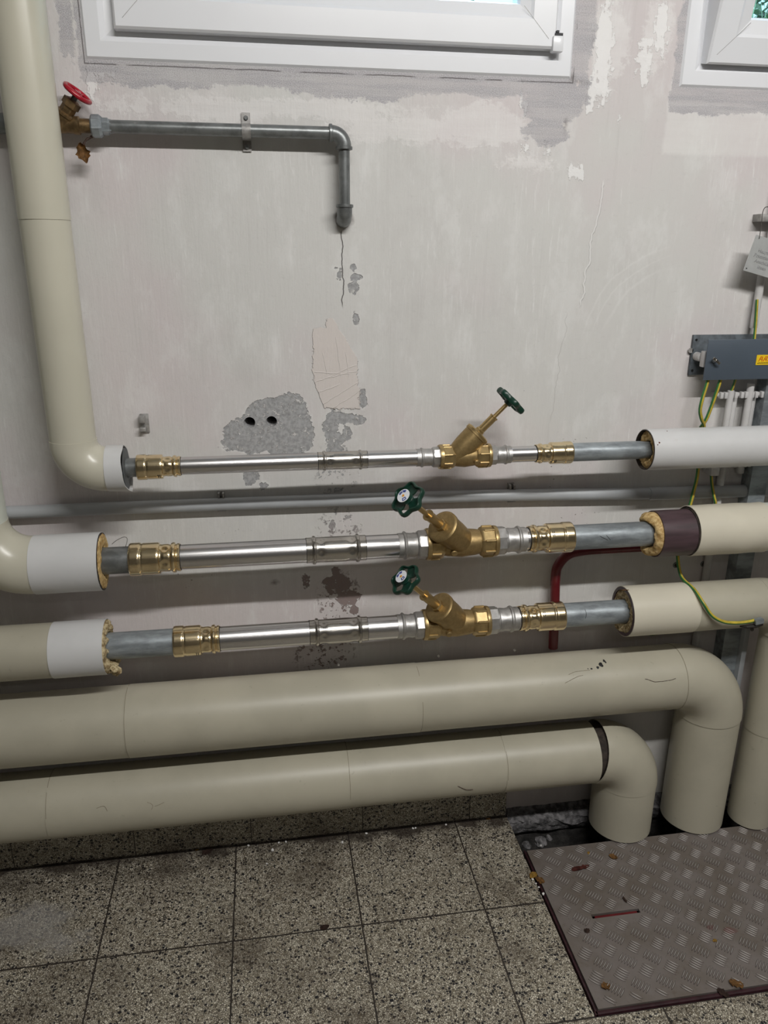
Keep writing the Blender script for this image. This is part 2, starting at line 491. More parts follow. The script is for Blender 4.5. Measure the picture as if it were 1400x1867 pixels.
M['box_back'] = simple('dusty grey back plate', (0.085, 0.10, 0.115), 0.6, var=0.3, nscale=50, dirt=0.3, dirtcol=(0.25, 0.26, 0.26))
M['clip'] = simple('weathered zinc clip', (0.33, 0.32, 0.31), 0.5, metal=0.4, var=0.2, nscale=80, bump=0.0004)
M['tag'] = simple('grey tin tag', (0.46, 0.47, 0.465), 0.42, metal=0.2, var=0.05, nscale=30)
M['tag_text'] = simple('embossed letters', (0.33, 0.33, 0.335), 0.5, metal=0.2)
M['wire_dark'] = simple('dark wire', (0.04, 0.035, 0.03), 0.5, metal=0.5)
M['yellow'] = simple('yellow cable sheath', (0.50, 0.38, 0.045), 0.42, var=0.15, nscale=60)
M['cable_green'] = simple('green cable stripe', (0.035, 0.17, 0.045), 0.42, var=0.15, nscale=60)
M['sticker_yellow'] = simple('yellow sticker', (0.85, 0.58, 0.02), 0.35, var=0.02)
M['sticker_red'] = simple('red print', (0.62, 0.09, 0.01), 0.4)
M['sticker_white'] = simple('white sticker', (0.78, 0.80, 0.84), 0.35, var=0.02)
M['sticker_blue'] = simple('blue print', (0.03, 0.06, 0.30), 0.4)
M['sticker_orange'] = simple('orange print', (0.75, 0.33, 0.02), 0.4)
M['leaf'] = simple('dry leaf', (0.23, 0.115, 0.035), 0.7, var=0.4, nscale=150, bump=0.0005)
M['leaf_yellow'] = simple('yellow dry leaf', (0.42, 0.25, 0.05), 0.7, var=0.3, nscale=150, bump=0.0005)
M['leaf_dark'] = simple('dark brown leaf', (0.055, 0.030, 0.022), 0.8, var=0.4, nscale=150, bump=0.0005)
M['crumb'] = simple('plaster crumb', (0.66, 0.65, 0.63), 0.8, var=0.1)
M['rust'] = simple('red brown rust', (0.10, 0.022, 0.015), 0.75, var=0.4, nscale=90, bump=0.0008)
M['hedge'] = simple('garden leaves', (0.03, 0.09, 0.02), 0.5, var=0.5, nscale=30)
M['blade'] = simple('grass blades', (0.25, 0.42, 0.25), 0.4, var=0.3, nscale=30)
M['room'] = simple('dull painted room wall', (0.24, 0.23, 0.215), 0.8, var=0.1, nscale=4)
M['ceiling'] = simple('white ceiling', (0.52, 0.51, 0.49), 0.8, var=0.05, nscale=4)
M['ground'] = simple('light shaft rendering', (0.45, 0.47, 0.48), 0.8, var=0.1, nscale=10)
M['pit'] = simple('shade darkened pit concrete', (0.035, 0.032, 0.030), 0.9, var=0.5, nscale=35, bump=0.004)  # near-black colour stands in for the shade inside the pit
M['mortar'] = simple('grey crumbling mortar', (0.13, 0.125, 0.128), 0.9, var=0.55, nscale=60, bump=0.006)


def foam_mat():
    mt = Mat('yellow pipe foam', rough=0.9, spec=0.2)
    n = mt.noise(90, 5, 0.7)
    c = mt.mix(n.step(0.35, 0.68), (0.38, 0.235, 0.085), (0.72, 0.54, 0.27))
    c = mt.mix(mt.noise(40, 3, 0.6).step(0.60, 0.72) * 0.5, c, (0.46, 0.24, 0.15))
    mt.color(c)
    mt.bump(n * 0.002, 1.0, 1.0)
    return mt.m


def foam_pale():
    mt = Mat('pale torn pipe foam', rough=0.9, spec=0.2)
    n = mt.noise(110, 4, 0.7)
    mt.color(mt.mix(n.step(0.38, 0.62), (0.24, 0.17, 0.085), (0.60, 0.50, 0.31)))
    mt.bump(n * 0.002, 1.0, 1.0)
    return mt.m


M['foam'] = foam_mat()
M['foam_pale'] = foam_pale()


def plate_mat():
    mt = Mat('dirty aluminium tread plate', rough=0.45, metal=0.25)
    n = mt.noise(9, 4, 0.6)
    f = mt.noise(70, 4, 0.7)
    x, y, z = mt.xyz()
    c = mt.mix(n.step(0.35, 0.7), (0.205, 0.180, 0.168), (0.160, 0.135, 0.115))
    c = mt.mix(f.step(0.55, 0.72) * 0.4, c, (0.11, 0.08, 0.055))
    worn = z.step(0.0047, 0.0056)
    c = mt.mix(worn * 0.8, c, (0.50, 0.47, 0.45))
    bar_shade = z.step(0.0052, 0.0047) * z.gt(0.00402)  # occlusion between the bars, painted as dark lower slopes
    c = mt.mix(bar_shade * 0.8, c, (0.045, 0.036, 0.030))
    # red brown primer showing through
    rp = blobs(mt, x, y, [(1.02, 1.235, 0.016, 0.010), (0.98, 1.25, 0.01, 0.006)]) + (f - 0.5) * 0.02
    c = mt.mix(rp.step(0.002, -0.002) * 0.4, c, (0.14, 0.03, 0.03))
    mt.color(c)
    mt.roughness(0.38 + f * 0.25)
    return mt.m


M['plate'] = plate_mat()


def glass_mat():
    m = bpy.data.materials.new('window glass')
    m.use_nodes = True
    nt = m.node_tree
    nt.nodes.remove(nt.nodes['Principled BSDF'])
    tr = nt.nodes.new('ShaderNodeBsdfTransparent')
    tr.inputs[0].default_value = (0.90, 0.98, 0.98, 1)
    gl = nt.nodes.new('ShaderNodeBsdfGlossy')
    gl.inputs['Roughness'].default_value = 0.02
    mx = nt.nodes.new('ShaderNodeMixShader')
    mx.inputs[0].default_value = 0.07
    nt.links.new(tr.outputs[0], mx.inputs[1])
    nt.links.new(gl.outputs[0], mx.inputs[2])
    nt.links.new(mx.outputs[0], nt.nodes['Material Output'].inputs[0])
    return m


M['glass'] = glass_mat()

# ------------------------------------------------------------------ object helpers
ORIG = {}


def tag(o, label, cat, group=None, kind=None):
    if label:
        o['label'] = label
    if cat:
        o['category'] = cat
    if group:
        o['group'] = group
    if kind:
        o['kind'] = kind
    return o


def thing(name, label, cat, loc, group=None):
    o = bpy.data.objects.new(name, None)
    o.empty_display_size = 0.02
    COL.objects.link(o)
    o.location = loc
    ORIG[o.name] = Vector(loc)
    return tag(o, label, cat, group)


def obj(name, bm, mats, parent=None, loc=None, angle=35, flat=False):
    if not isinstance(mats, (list, tuple)):
        mats = [mats]
    bm.normal_update()
    if parent is not None:
        O = ORIG[parent.name]
    elif loc is not None:
        O = Vector(loc)
    else:
        xs = [v.co for v in bm.verts]
        O = Vector(((min(v.x for v in xs) + max(v.x for v in xs)) / 2, (min(v.y for v in xs) + max(v.y for v in xs)) / 2, min(v.z for v in xs)))
    for v in bm.verts:
        v.co -= O
    me = bpy.data.meshes.new(name)
    bm.to_mesh(me)
    bm.free()
    for m in mats:
        me.materials.append(M[m] if isinstance(m, str) else m)
    if not flat:
        me.shade_smooth()
        me.set_sharp_from_angle(angle=angle * D2R)
    o = bpy.data.objects.new(name, me)
    COL.objects.link(o)
    if parent is not None:
        o.parent = parent
    else:
        o.location = O
    ORIG[o.name] = O
    return o


def B():
    return bmesh.new()


def box(bm, c, s, rot=None, bevel=0.0):
    r = bmesh.ops.create_cube(bm, size=1.0)
    vs = r['verts']
    mt = Matrix.LocRotScale(Vector(c), rot.to_quaternion() if rot else None, Vector(s))
    bmesh.ops.transform(bm, matrix=mt, verts=vs)
    if bevel:
        es = list({e for v in vs for e in v.link_edges})
        bmesh.ops.bevel(bm, geom=es, offset=bevel, segments=2, profile=0.5, affect='EDGES')
    return bm


def bx(bm, x0, x1, y0, y1, z0, z1, bevel=0.0):
    return box(bm, ((x0 + x1) / 2, (y0 + y1) / 2, (z0 + z1) / 2), (abs(x1 - x0), abs(y1 - y0), abs(z1 - z0)), None, bevel)


def frames(pts):
    n = len(pts)
    T = []
    for i in range(n):
        a = pts[max(0, i - 1)]
        b = pts[min(n - 1, i + 1)]
        T.append((b - a).normalized())
    t = T[0]
    u = Vector((0, 0, 1)) if abs(t.z) < 0.9 else Vector((0, -1, 0))
    u = (u - t * u.dot(t)).normalized()
    out = []
    for i in range(n):
        t = T[i]
        u = (u - t * u.dot(t)).normalized()
        out.append((t, u, t.cross(u)))
    return out


def sweep(bm, pts, rad, seg=24, cap=(True, True), rfun=None, phase=0.0, matidx=None):
    """round bar along pts; rad number or list; rfun(i, angle) multiplies the radius"""
    pts = [Vector(p) for p in pts]
    fr = frames(pts)
    rings = []
    for i, p in enumerate(pts):
        r = rad[i] if isinstance(rad, (list, tuple)) else rad
        t, u, w = fr[i]
        ring = []
        for k in range(seg):
            a = 2 * math.pi * k / seg + phase
            rr = r * (rfun(i, a) if rfun else 1)
            ring.append(bm.verts.new(p + (u * math.cos(a) + w * math.sin(a)) * rr))
        rings.append(ring)
    for i in range(len(rings) - 1):
        for k in range(seg):
            k2 = (k + 1) % seg
            f = bm.faces.new((rings[i][k], rings[i + 1][k], rings[i + 1][k2], rings[i][k2]))
            if matidx:
                f.material_index = matidx(k, seg)
    if cap[0]:
        bm.faces.new(rings[0])
    if cap[1]:
        bm.faces.new(list(reversed(rings[-1])))
    return rings


def lathe(bm, p0, d, prof, seg=32, rfun=None, phase=0.0, cap=(True, True)):
    """profile [(t, r)] along direction d from p0; t in metres, repeated t allowed"""
    p0, d = Vector(p0), Vector(d).normalized()
    u = Vector((0, 0, 1)) if abs(d.z) < 0.9 else Vector((0, -1, 0))
    u = (u - d * u.dot(d)).normalized()
    w = d.cross(u)
    rings = []
    for i, (t, r) in enumerate(prof):
        ring = []
        for k in range(seg):
            a = 2 * math.pi * k / seg + phase
            rr = r * (rfun(t, a) if rfun else 1)
            ring.append(bm.verts.new(p0 + d * t + (u * math.cos(a) + w * math.sin(a)) * rr))
        rings.append(ring)
    for i in range(len(rings) - 1):
        for k in range(seg):
            k2 = (k + 1) % seg
            bm.faces.new((rings[i][k], rings[i + 1][k], rings[i + 1][k2], rings[i][k2]))
    if cap[0]:
        bm.faces.new(rings[0])
    if cap[1]:
        bm.faces.new(list(reversed(rings[-1])))
    bmesh.ops.recalc_face_normals(bm, faces=bm.faces)
    return rings


def smooth_pts(pts, n=8):
    """Catmull-Rom through pts"""
    P = [Vector(p) for p in pts]
    P = [2 * P[0] - P[1]] + P + [2 * P[-1] - P[-2]]
    out = []
    for i in range(1, len(P) - 2):
        for k in range(n):
            t = k / n
            a, b, c, d = P[i - 1], P[i], P[i + 1], P[i + 2]
            out.append(0.5 * ((2 * b) + (c - a) * t + (2 * a - 5 * b + 4 * c - d) * t * t + (3 * b - a - 3 * c + d) * t ** 3))
    out.append(P[-2])
    return out


def shell(bm, pts, ro, ri, seg=40, rfun=None):
    """open jacket: tube wall with a real thickness"""
    a = sweep(bm, pts, ro, seg, (False, False), rfun)
    b = sweep(bm, pts, ri, seg, (False, False), rfun)
    for i in (0, -1):
        for k in range(seg):
            k2 = (k + 1) % seg
            bm.faces.new((a[i][k], a[i][k2], b[i][k2], b[i][k]))
    bmesh.ops.recalc_face_normals(bm, faces=bm.faces)


def line(p0, p1, n=2):
    p0, p1 = Vector(p0), Vector(p1)
    return [p0.lerp(p1, i / (n - 1)) for i in range(n)]


def arc(c, r, a0, a1, y, n=16):
    return [Vector((c[0] + r * math.cos(a * D2R), y, c[1] + r * math.sin(a * D2R)))
            for a in [a0 + (a1 - a0) * i / (n - 1) for i in range(n)]]


def wobble(amp, seed=0.0, f=7.0):
    return lambda i, a: 1 + amp * mnoise.noise(Vector((math.cos(a) * 1.3 + seed, math.sin(a) * 1.3, i * f * 0.05)))


def struct(name, bm, m, parent=None, flat=True):
    o = obj(name, bm, m, parent, loc=(0, 0, 0) if parent is None else None, flat=flat)
    if parent is None:
        o['kind'] = 'structure'
    return o


# ================================================================== ROOM
X0, X1, YB, ZC = -2.3, 2.9, -2.4, 2.85
# window openings in the back wall
W1 = (-0.300, 0.654, 1.838, 2.42)
W2 = (0.895, 1.85, 1.832, 2.42)


def back_wall():
    bm = B()
    t0, t1 = WALL, WALL + 0.30
    cols = [(X0, W1[0], None), (W1[0], W1[1], W1), (W1[1], W2[0], None), (W2[0], W2[1], W2), (W2[1], X1, None)]
    for a, b, w in cols:
        if w is None:
            bx(bm, a, b, t0, t1, -0.55, ZC)
        else:
            bx(bm, a, b, t0, t1, -0.55, w[2])
            bx(bm, a, b, t0, t1, w[3], ZC)
    return bm


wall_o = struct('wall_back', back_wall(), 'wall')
# two old drill holes go really into the plaster
cut = B()
for (px, py, r) in ((454, 771, 0.0118), (494, 769, 0.0115)):
    c = WY(px, py, WALL)
    lathe(cut, (c.x, WALL - 0.01, c.z), (0.12, 1, 0.05), [(0, r * 1.15), (0.012, r * 1.05), (0.02, r), (0.09, r * 0.95)], 20)
cme = bpy.data.meshes.new('cut')
cut.to_mesh(cme)
cut.free()
co = bpy.data.objects.new('cut', cme)
COL.objects.link(co)
md = wall_o.modifiers.new('holes', 'BOOLEAN')
md.operation = 'DIFFERENCE'
md.object = co
md.solver = 'EXACT'
md.use_self = True
bpy.context.view_layer.update()
dg = bpy.context.evaluated_depsgraph_get()
nm = bpy.data.meshes.new_from_object(wall_o.evaluated_get(dg))
wall_o.modifiers.clear()
wall_o.data = nm
bpy.data.objects.remove(co)
bpy.data.meshes.remove(cme)

PX0, PX1, PY0 = 0.622, 1.55, 1.083        # pit / plate opening
bm = B()
bx(bm, X0, PX0, YB, WALL, -0.08, 0)
bx(bm, PX0, PX1, YB, PY0, -0.08, 0)
bx(bm, PX1, X1, YB, WALL, -0.08, 0)
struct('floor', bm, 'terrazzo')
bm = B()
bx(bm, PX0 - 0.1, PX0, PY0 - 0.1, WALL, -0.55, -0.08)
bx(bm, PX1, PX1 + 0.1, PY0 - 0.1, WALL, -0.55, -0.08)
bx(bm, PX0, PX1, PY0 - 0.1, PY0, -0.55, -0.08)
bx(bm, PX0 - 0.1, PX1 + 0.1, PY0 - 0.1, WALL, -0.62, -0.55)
bx(bm, PX0, PX1, WALL - 0.006, WALL, -0.55, -0.060)  # thin slab added over the lit wall, its dark colour painting pit shade
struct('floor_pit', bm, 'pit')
bm = B()
bx(bm, X0, X1, YB, WALL + 0.3, ZC, ZC + 0.1)
struct('ceiling', bm, 'ceiling')
bm = B()
bx(bm, X0 - 0.1, X0, YB, WALL + 0.3, -0.1, ZC)
struct('wall_left', bm, 'room')
bm = B()
bx(bm, X1, X1 + 0.1, YB, WALL + 0.3, -0.1, ZC)
struct('wall_right', bm, 'room')
bm = B()
bx(bm, X0, X1, YB - 0.1, YB, -0.1, ZC)
struct('wall_front', bm, 'room')
bm = B()
bx(bm, X0, 0.619, WALL - 0.014, WALL, 0.001, 0.082, 0.001)
struct('baseboard_back', bm, 'terrazzo')

# crumbling mortar ledge where the wall meets the pit
bm = B()
nx, nz = 60, 8
for (lx0, lx1) in ((0.625, 1.50),):
    grid = []
    for i in range(nx + 1):
        row = []
        for j in range(nz + 1):
            x = lx0 + (lx1 - lx0) * i / nx
            a = j / nz
            z = 0.012 - a * 0.075
            yy = WALL - (0.002 + 0.022 * math.sin(a * math.pi * 0.8)) - 0.018 * abs(mnoise.noise(Vector((x * 30, a * 4, 3)))) * math.sin(a * math.pi)
            row.append(bm.verts.new((x, yy, z + 0.008 * mnoise.noise(Vector((x * 25, a * 3, 0))))))
        grid.append(row)
    for i in range(nx):
        for j in range(nz):
            bm.faces.new((grid[i][j], grid[i + 1][j], grid[i + 1][j + 1], grid[i][j + 1]))
    top = [bm.verts.new((lx0 + (lx1 - lx0) * i / nx, WALL + 0.002, 0.02)) for i in range(nx + 1)]
    bot = [bm.verts.new((lx0 + (lx1 - lx0) * i / nx, WALL + 0.002, -0.07)) for i in range(nx + 1)]
    for i in range(nx):
        bm.faces.new((top[i], top[i + 1], grid[i + 1][0], grid[i][0]))
        bm.faces.new((grid[i][nz], grid[i + 1][nz], bot[i + 1], bot[i]))
        bm.faces.new((bot[i], bot[i + 1], top[i + 1], top[i]))
struct('trim_1', bm, 'mortar')

# rough broken mortar rubble in the corner of the pit
rub = WZ(965, 1538, -0.01)
for k, (px, py, s) in enumerate(((960, 1541, 0.012), (985, 1535, 0.016), (1000, 1528, 0.009))):
    bm = B()
    bmesh.ops.create_icosphere(bm, subdivisions=3, radius=s)
    c = WZ(px, py, -0.012)
    for v in bm.verts:
        v.co *= 1 + 0.5 * mnoise.noise(v.co * 90 + Vector((k, 0, 0)))
        v.co.z *= 0.6
        v.co += c
    o = obj('mortar_lump', bm, 'mortar')
    tag(o, ('small grey mortar lump at the left corner of the pit, nearest the tiles',
            'largest grey mortar lump in the left corner of the pit gap',
            'little mortar crumb behind the larger lump in the pit gap')[k], 'rubble', 'mortar lumps in the pit corner')


# ------------------------------------------------------------------ windows
def window(name, w, sash_l, sash_b, sash_tilt, glass_z, glass_l, hinge):
    x0, x1, z0, z1 = w
    root = bpy.data.objects.new(name, None)
    COL.objects.link(root)
    root.location = (x0, WALL, z0)
    root['kind'] = 'structure'
    ORIG[root.name] = Vector((x0, WALL, z0))
    # frame: mitred profile with a stepped inner edge
    fwid = 0.045

    def ring(bm, X0_, X1_, Z0_, Z1_, prof):
        """prof: list of (inset, y) ; sweeps round the rectangle with mitred corners"""
        rows = []
        for ins, y in prof:
            rows.append([bm.verts.new(c) for c in ((X0_ + ins, y, Z0_ + ins), (X1_ - ins, y, Z0_ + ins), (X1_ - ins, y, Z1_ - ins), (X0_ + ins, y, Z1_ - ins))])
        for i in range(len(rows)):
            j = (i + 1) % len(rows)
            for k in range(4):
                k2 = (k + 1) % 4
                bm.faces.new((rows[i][k], rows[i][k2], rows[j][k2], rows[j][k]))
        bmesh.ops.recalc_face_normals(bm, faces=bm.faces)
    bm = B()
    yf = WALL - 0.004
    ring(bm, x0, x1, z0, z1, [(0, yf + 0.004), (0.004, yf), (0.030, yf), (0.040, yf + 0.006), (0.058, yf + 0.010), (0.060, yf + 0.035), (0.066, yf + 0.035), (0.066, yf + 0.07), (0, yf + 0.07)])
    obj('window_frame', bm, 'white_plastic', root, flat=True)
    # sash (tilts inwards about its lower edge)
    sx0, sx1, sz0, sz1 = sash_l, x1 - 0.043, sash_b, z1 - 0.04
    bm = B()
    ys = WALL - 0.022
    ring(bm, sx0, sx1, sz0, sz1, [(0, ys + 0.004), (0.004, ys), (0.050, ys), (0.056, ys + 0.004), (glass_z - sash_b - 0.004, ys + 0.012), (glass_z - sash_b, ys + 0.020), (glass_z - sash_b, ys + 0.05), (0, ys + 0.05)])
    R = Matrix.Rotation(sash_tilt * D2R, 4, 'X')
    Tm = Matrix.Translation((0, ys + 0.025, sz0)) @ R @ Matrix.Translation((0, -ys - 0.025, -sz0))
    bm.transform(Tm)
    sash = obj('window_sash', bm, 'white_plastic', root, flat=True)
    g = glass_z - sash_b
    bm = B()
    bx(bm, sx0 + g - 0.004, sx1 - g + 0.004, ys + 0.028, ys + 0.034, sz0 + g - 0.004, sz1 - g + 0.004)
    bm.transform(Tm)
    obj('window_glass', bm, 'glass', sash, flat=True)
    bm = B()
    for (cx_, dx_) in ((sx0, 1), (sx1, -1)):
        Lm = (g - 0.010) * math.sqrt(2)
        mid = g / 2
        box(bm, (cx_ + dx_ * (mid + .004), ys - .0001, sz0 + mid + .004), (Lm * 0.78, .0006, .0007), Matrix.Rotation(-dx_ * 45 * D2R, 3, 'Y'))
    bm.transform(Tm)
    obj('mitre_joint', bm, 'clip', sash, flat=True)
    bm = B()
    for (a, b2, c2, d2) in ((sx0 + g - 0.002, sx1 - g + 0.002, sz0 + g - 0.004, sz0 + g + 0.001),):
        bx(bm, a, b2, ys + 0.036, ys + 0.044, c2, d2)
    bm.transform(Tm)
    obj('glazing_seal', bm, 'seal', sash, flat=True)
    if hinge:
        bm = B()
        hx = sx1 + 0.001
        bx(bm, hx - 0.010, hx + 0.012, ys - 0.006, ys + 0.012, sz0 - 0.006, sz0 + 0.022, 0.002)
        hh = obj('hinge_cover', bm, 'white_plastic', root)
        bm = B()
        bx(bm, hx - 0.006, hx + 0.010, ys - 0.004, ys + 0.010, sz0 + 0.022, sz0 + 0.027)
        bx(bm, hx - 0.004, hx + 0.001, ys - 0.006, ys + 0.006, sz0 + 0.027, sz0 + 0.031)
        obj('hinge_pin', bm, 'seal', hh, flat=True)
    return root


window('window_1', W1, -0.241, 1.886, 0.0, 1.966, None, True)
window('window_2', W2, 0.940, 1.877, 13.0, 1.962, None, False)

# outside: light shaft floor, a low hedge and long grass blades
bm = B()
bx(bm, -1.5, 3.5, WALL + 0.30, 3.2, 1.62, 1.70)
struct('floor_outside', bm, 'ground')


def hedge(cx, cy, cz, s, label):
    bm = B()
    rnd = random.Random(int(cx * 100))
    for k in range(2600):
        p = Vector((cx + rnd.gauss(0, s * 0.5), max(2.10, cy + rnd.gauss(0, s * 0.22)), cz + rnd.uniform(0, s * 1.25)))
        L = rnd.uniform(0.02, 0.05)
        d = Vector((rnd.uniform(-1, 1), rnd.uniform(-1, 1), rnd.uniform(-0.4, 1))).normalized()
        w = d.cross(Vector((rnd.uniform(-1, 1), rnd.uniform(-1, 1), 1))).normalized() * L * 0.28
        n = d.cross(w).normalized() * L * 0.08
        vs = [bm.verts.new(q) for q in (p, p + d * L * 0.5 + w, p + d * L, p + d * L * 0.5 - w)]
        vs2 = [bm.verts.new(v.co + n) for v in vs]
        bm.faces.new(vs)
        bm.faces.new(list(reversed(vs2)))
        for i in range(4):
            bm.faces.new((vs[i], vs2[i], vs2[(i + 1) % 4], vs[(i + 1) % 4]))
    t = thing('shrub', label, 'shrub', (cx, cy, cz))
    obj('foliage', bm, 'hedge', t, flat=True)
    bm = B()
    for k in range(46):
        x = cx + rnd.gauss(0, s * 0.5)
        y = max(2.07, cy - s * 0.5 + rnd.uniform(-0.05, 0.05))
        lean = rnd.uniform(-0.35, 0.35)
        pts = [Vector((x + lean * (i / 5) ** 1.6 * 0.5, y, cz + 0.45 * i / 5 * rnd.uniform(0.9, 1.0))) for i in range(6)]
        sweep(bm, pts, [0.003, 0.0028, 0.0025, 0.002, 0.0015, 0.0006], 5)
    b = obj('grass_blades', bm, 'blade', t)
    b['kind'] = 'stuff'
    return t


hedge(1.50, 2.42, 1.70, 0.55, 'dark green shrub with grass blades outside behind the right hand window')

# ================================================================== PIPES
Y1, Z1 = 1.575, 1.078        # top line
K = 1.575 / 1.62
Y2, Z2 = 1.575, 0.876        # middle line
Y3, Z3 = 1.578, 0.673        # lower line
YL = 1.610                   # the two heavy insulated lines
ZBIG, ZLOW = 0.459, 0.250


def foam_ring(name, xc, y, z, ri, ro, side, depth, amp, mat, parent, seed=0, seg=72, label=None, drop=None):
    """torn annulus of foam facing side (+1/-1) along x"""
    bm = B()
    nr = 9
    rows = []
    for i in range(nr + 1):
        f = i / nr
        r = ri + (ro - ri) * f
        row = []
        for k in range(seg):
            a = 2 * math.pi * k / seg
            n1 = mnoise.noise(Vector((math.cos(a) * 3 + seed, math.sin(a) * 3, f * 2.5)))
            n2 = mnoise.noise(Vector((math.cos(a) * 11 + seed, math.sin(a) * 11, f * 7)))
            h = depth * (1 - f ** 4 * 0.7) * (0.55 + 0.45 * math.sin(min(1, f * 3) * math.pi / 2)) + amp * (n1 + 0.7 * n2)
            if drop:
                h += drop(a, f)
            row.append(bm.verts.new((xc + side * h, y + math.cos(a) * (r + amp * 0.3 * n2), z + math.sin(a) * (r + amp * 0.3 * n1))))
        rows.append(row)
    back = []
    for r in (ri, ro):
        back.append([bm.verts.new((xc - side * 0.03, y + math.cos(2 * math.pi * k / seg) * r, z + math.sin(2 * math.pi * k / seg) * r)) for k in range(seg)])
    seq = [back[0]] + rows + [back[1]]
    for i in range(len(seq)):
        A, Bq = seq[i], seq[(i + 1) % len(seq)]
        for k in range(seg):
            k2 = (k + 1) % seg
            bm.faces.new((A[k], A[k2], Bq[k2], Bq[k]))
    bmesh.ops.recalc_face_normals(bm, faces=bm.faces)
    o = obj(name, bm, mat, parent, angle=60)
    if label:
        o['label'] = label
    return o


def jacket(parent, pts, ro, mat='pvc', th=0.0016, label=None, name='jacket', wob=0.006, seed=0.0, seg=48):
    bm = B()
    shell(bm, pts, ro, ro - th, seg, wobble(wob, seed))
    o = obj(name, bm, mat, parent)
    if label:
        o['label'] = label
    return o


def core(parent, pts, r, name='insulation_core', mat='core'):
    bm = B()
    sweep(bm, pts, r, 40)
    return obj(name, bm, mat, parent)


def hx(x, y, z):
    return Vector((x, y, z))


# ---- top left: riser, elbow, sleeve -------------------------------
RX = -0.390 * K
t = thing('insulated_riser', 'cream insulated riser at the left edge, bending into the topmost valve pipe', 'pipe', (RX, Y1, Z1))
rr = 0.0455 * K
bend = 0.057
jacket(t, line((RX, Y1, 1.5505), (RX, Y1, ZC), 12), rr + 0.0010, 'pvc_riser', seed=1)
jacket(t, line((RX, Y1, Z1 + bend), (RX, Y1, 1.5545), 10), rr, 'pvc_riser', seed=2)
el = arc((RX + bend, Z1 + bend), bend, 180, 270, Y1, 22)
jacket(t, [hx(RX, Y1, Z1 + bend + 0.006)] + el + [hx(RX + bend + 0.012, Y1, Z1)], rr + 0.0012, 'pvc_riser', name='elbow_jacket', wob=0.002)
# plastic sleeve with a slanted torn end
bm = B()
xs, xe = RX + bend + 0.004, -0.2925 * K
rings = []
seg = 48
prof = [(0, rr + 0.0026), (1, rr + 0.0030), (1, rr + 0.0014), (0, rr + 0.0010)]
for f, r in prof:
    ring = []
    for k in range(seg):
        a = 2 * math.pi * k / seg
        cz, sy = math.cos(a), math.sin(a)
        x = xs + (xe - xs) * f + (0.010 * max(0, -cz) ** 1.5 + 0.0012 * math.sin(5 * a)) * f
        ring.append(bm.verts.new((x, Y1 - sy * r, Z1 + cz * r * (1.03 if cz < 0 and f else 1))))
    rings.append(ring)
for i in range(4):
    for k in range(seg):
        k2 = (k + 1) % seg
        bm.faces.new((rings[i][k], rings[i][k2], rings[(i + 1) % 4][k2], rings[(i + 1) % 4][k]))
bmesh.ops.recalc_face_normals(bm, faces=bm.faces)
o = obj('sleeve', bm, 'pvc_white', t)
o['label'] = 'grey white plastic sleeve'
bm = B()
lathe(bm, (RX + bend + 0.010, Y1, Z1), (1, 0, 0), [(0, rr - 0.001), (0.022, rr - 0.0005), (0.025, rr - 0.004)], 40)
obj('end_cap', bm, 'galv_dark', t)
# a bent end disc: the dark rosette behind the sleeve
bm = B()
lathe(bm, (-0.2825, Y1, Z1 - 0.001), (1, 0, 0.02), [(0, 0.0420), (0.0012, 0.0420)], 40, rfun=lambda t_, a: 1 + 0.025 * math.sin(3 * a + 1) + 0.03 * math.sin(7 * a))
o = obj('end_rosette', bm, 'rosette_grey', t)
o['label'] = 'dark grey end disc'

# ---- middle left: riser 2 -----------------------------------------
RX2 = -0.588
r2 = 0.0600
b2 = 0.098
t = thing('insulated_riser', 'cream insulated elbow with a white sleeve at the left edge, feeding the middle valve pipe', 'pipe', (RX2, Y2, Z2))
jacket(t, line((RX2, Y2, Z2 + b2), (RX2, Y2, ZC), 14), r2, 'pvc_pale', seed=3)
el = arc((RX2 + b2, Z2 + b2), b2, 180, 270, Y2, 22)
jacket(t, el + [hx(RX2 + b2 + 0.01, Y2, Z2)], r2 + 0.001, 'pvc_riser', name='elbow_jacket', wob=0.002)
jacket(t, line((RX2 + b2 + 0.006, Y2, Z2), (-0.351, Y2, Z2), 8), r2 + 0.0022, 'pvc_white', name='sleeve', label='smooth grey white sleeve', wob=0.004, th=0.0014)
bm = B()
lathe(bm, (-0.3530, Y2, Z2), (1, 0, 0), [(0, r2 + 0.0009), (0.0035, r2 + 0.0012)], 40, rfun=lambda t_, a: 1 + 0.008 * math.sin(5 * a))
obj('end_rosette', bm, 'core', t)
foam_ring('foam', -0.352, Y2, Z2, 0.030, r2 - 0.001, 1, 0.006, 0.0022, 'foam', t, seed=4.2)
core(t, line((RX2 + b2, Y2, Z2), (-0.36, Y2, Z2)), r2 - 0.002)

# ---- lower left ---------------------------------------------------
r3 = 0.0600
t = thing('insulated_pipe', 'cream insulated pipe end with torn foam at the left edge, feeding the lowest valve pipe', 'pipe', (-0.6, Y3, Z3))
jacket(t, line((X0, Y3, Z3), (-0.469, Y3, Z3), 16), r3, 'pvc', seed=5)
jacket(t, line((-0.473, Y3, Z3), (-0.3625, Y3, Z3), 8), r3 + 0.0014, 'pvc_white', name='sleeve', label='smooth grey white sleeve', th=0.0012)
core(t, line((-0.7, Y3, Z3), (-0.37, Y3, Z3)), r3 - 0.002)
foam_ring('foam', -0.364, Y3, Z3, 0.032, r3 - 0.001, 1, 0.006, 0.006, 'foam_pale', t, seed=9.1,
          drop=lambda a, f: (0.012 * max(0, -math.sin(a)) ** 3 + 0.002 * math.sin(9 * a)) * (1 if f > 0.1 else 0.3))
rnd = random.Random(5)
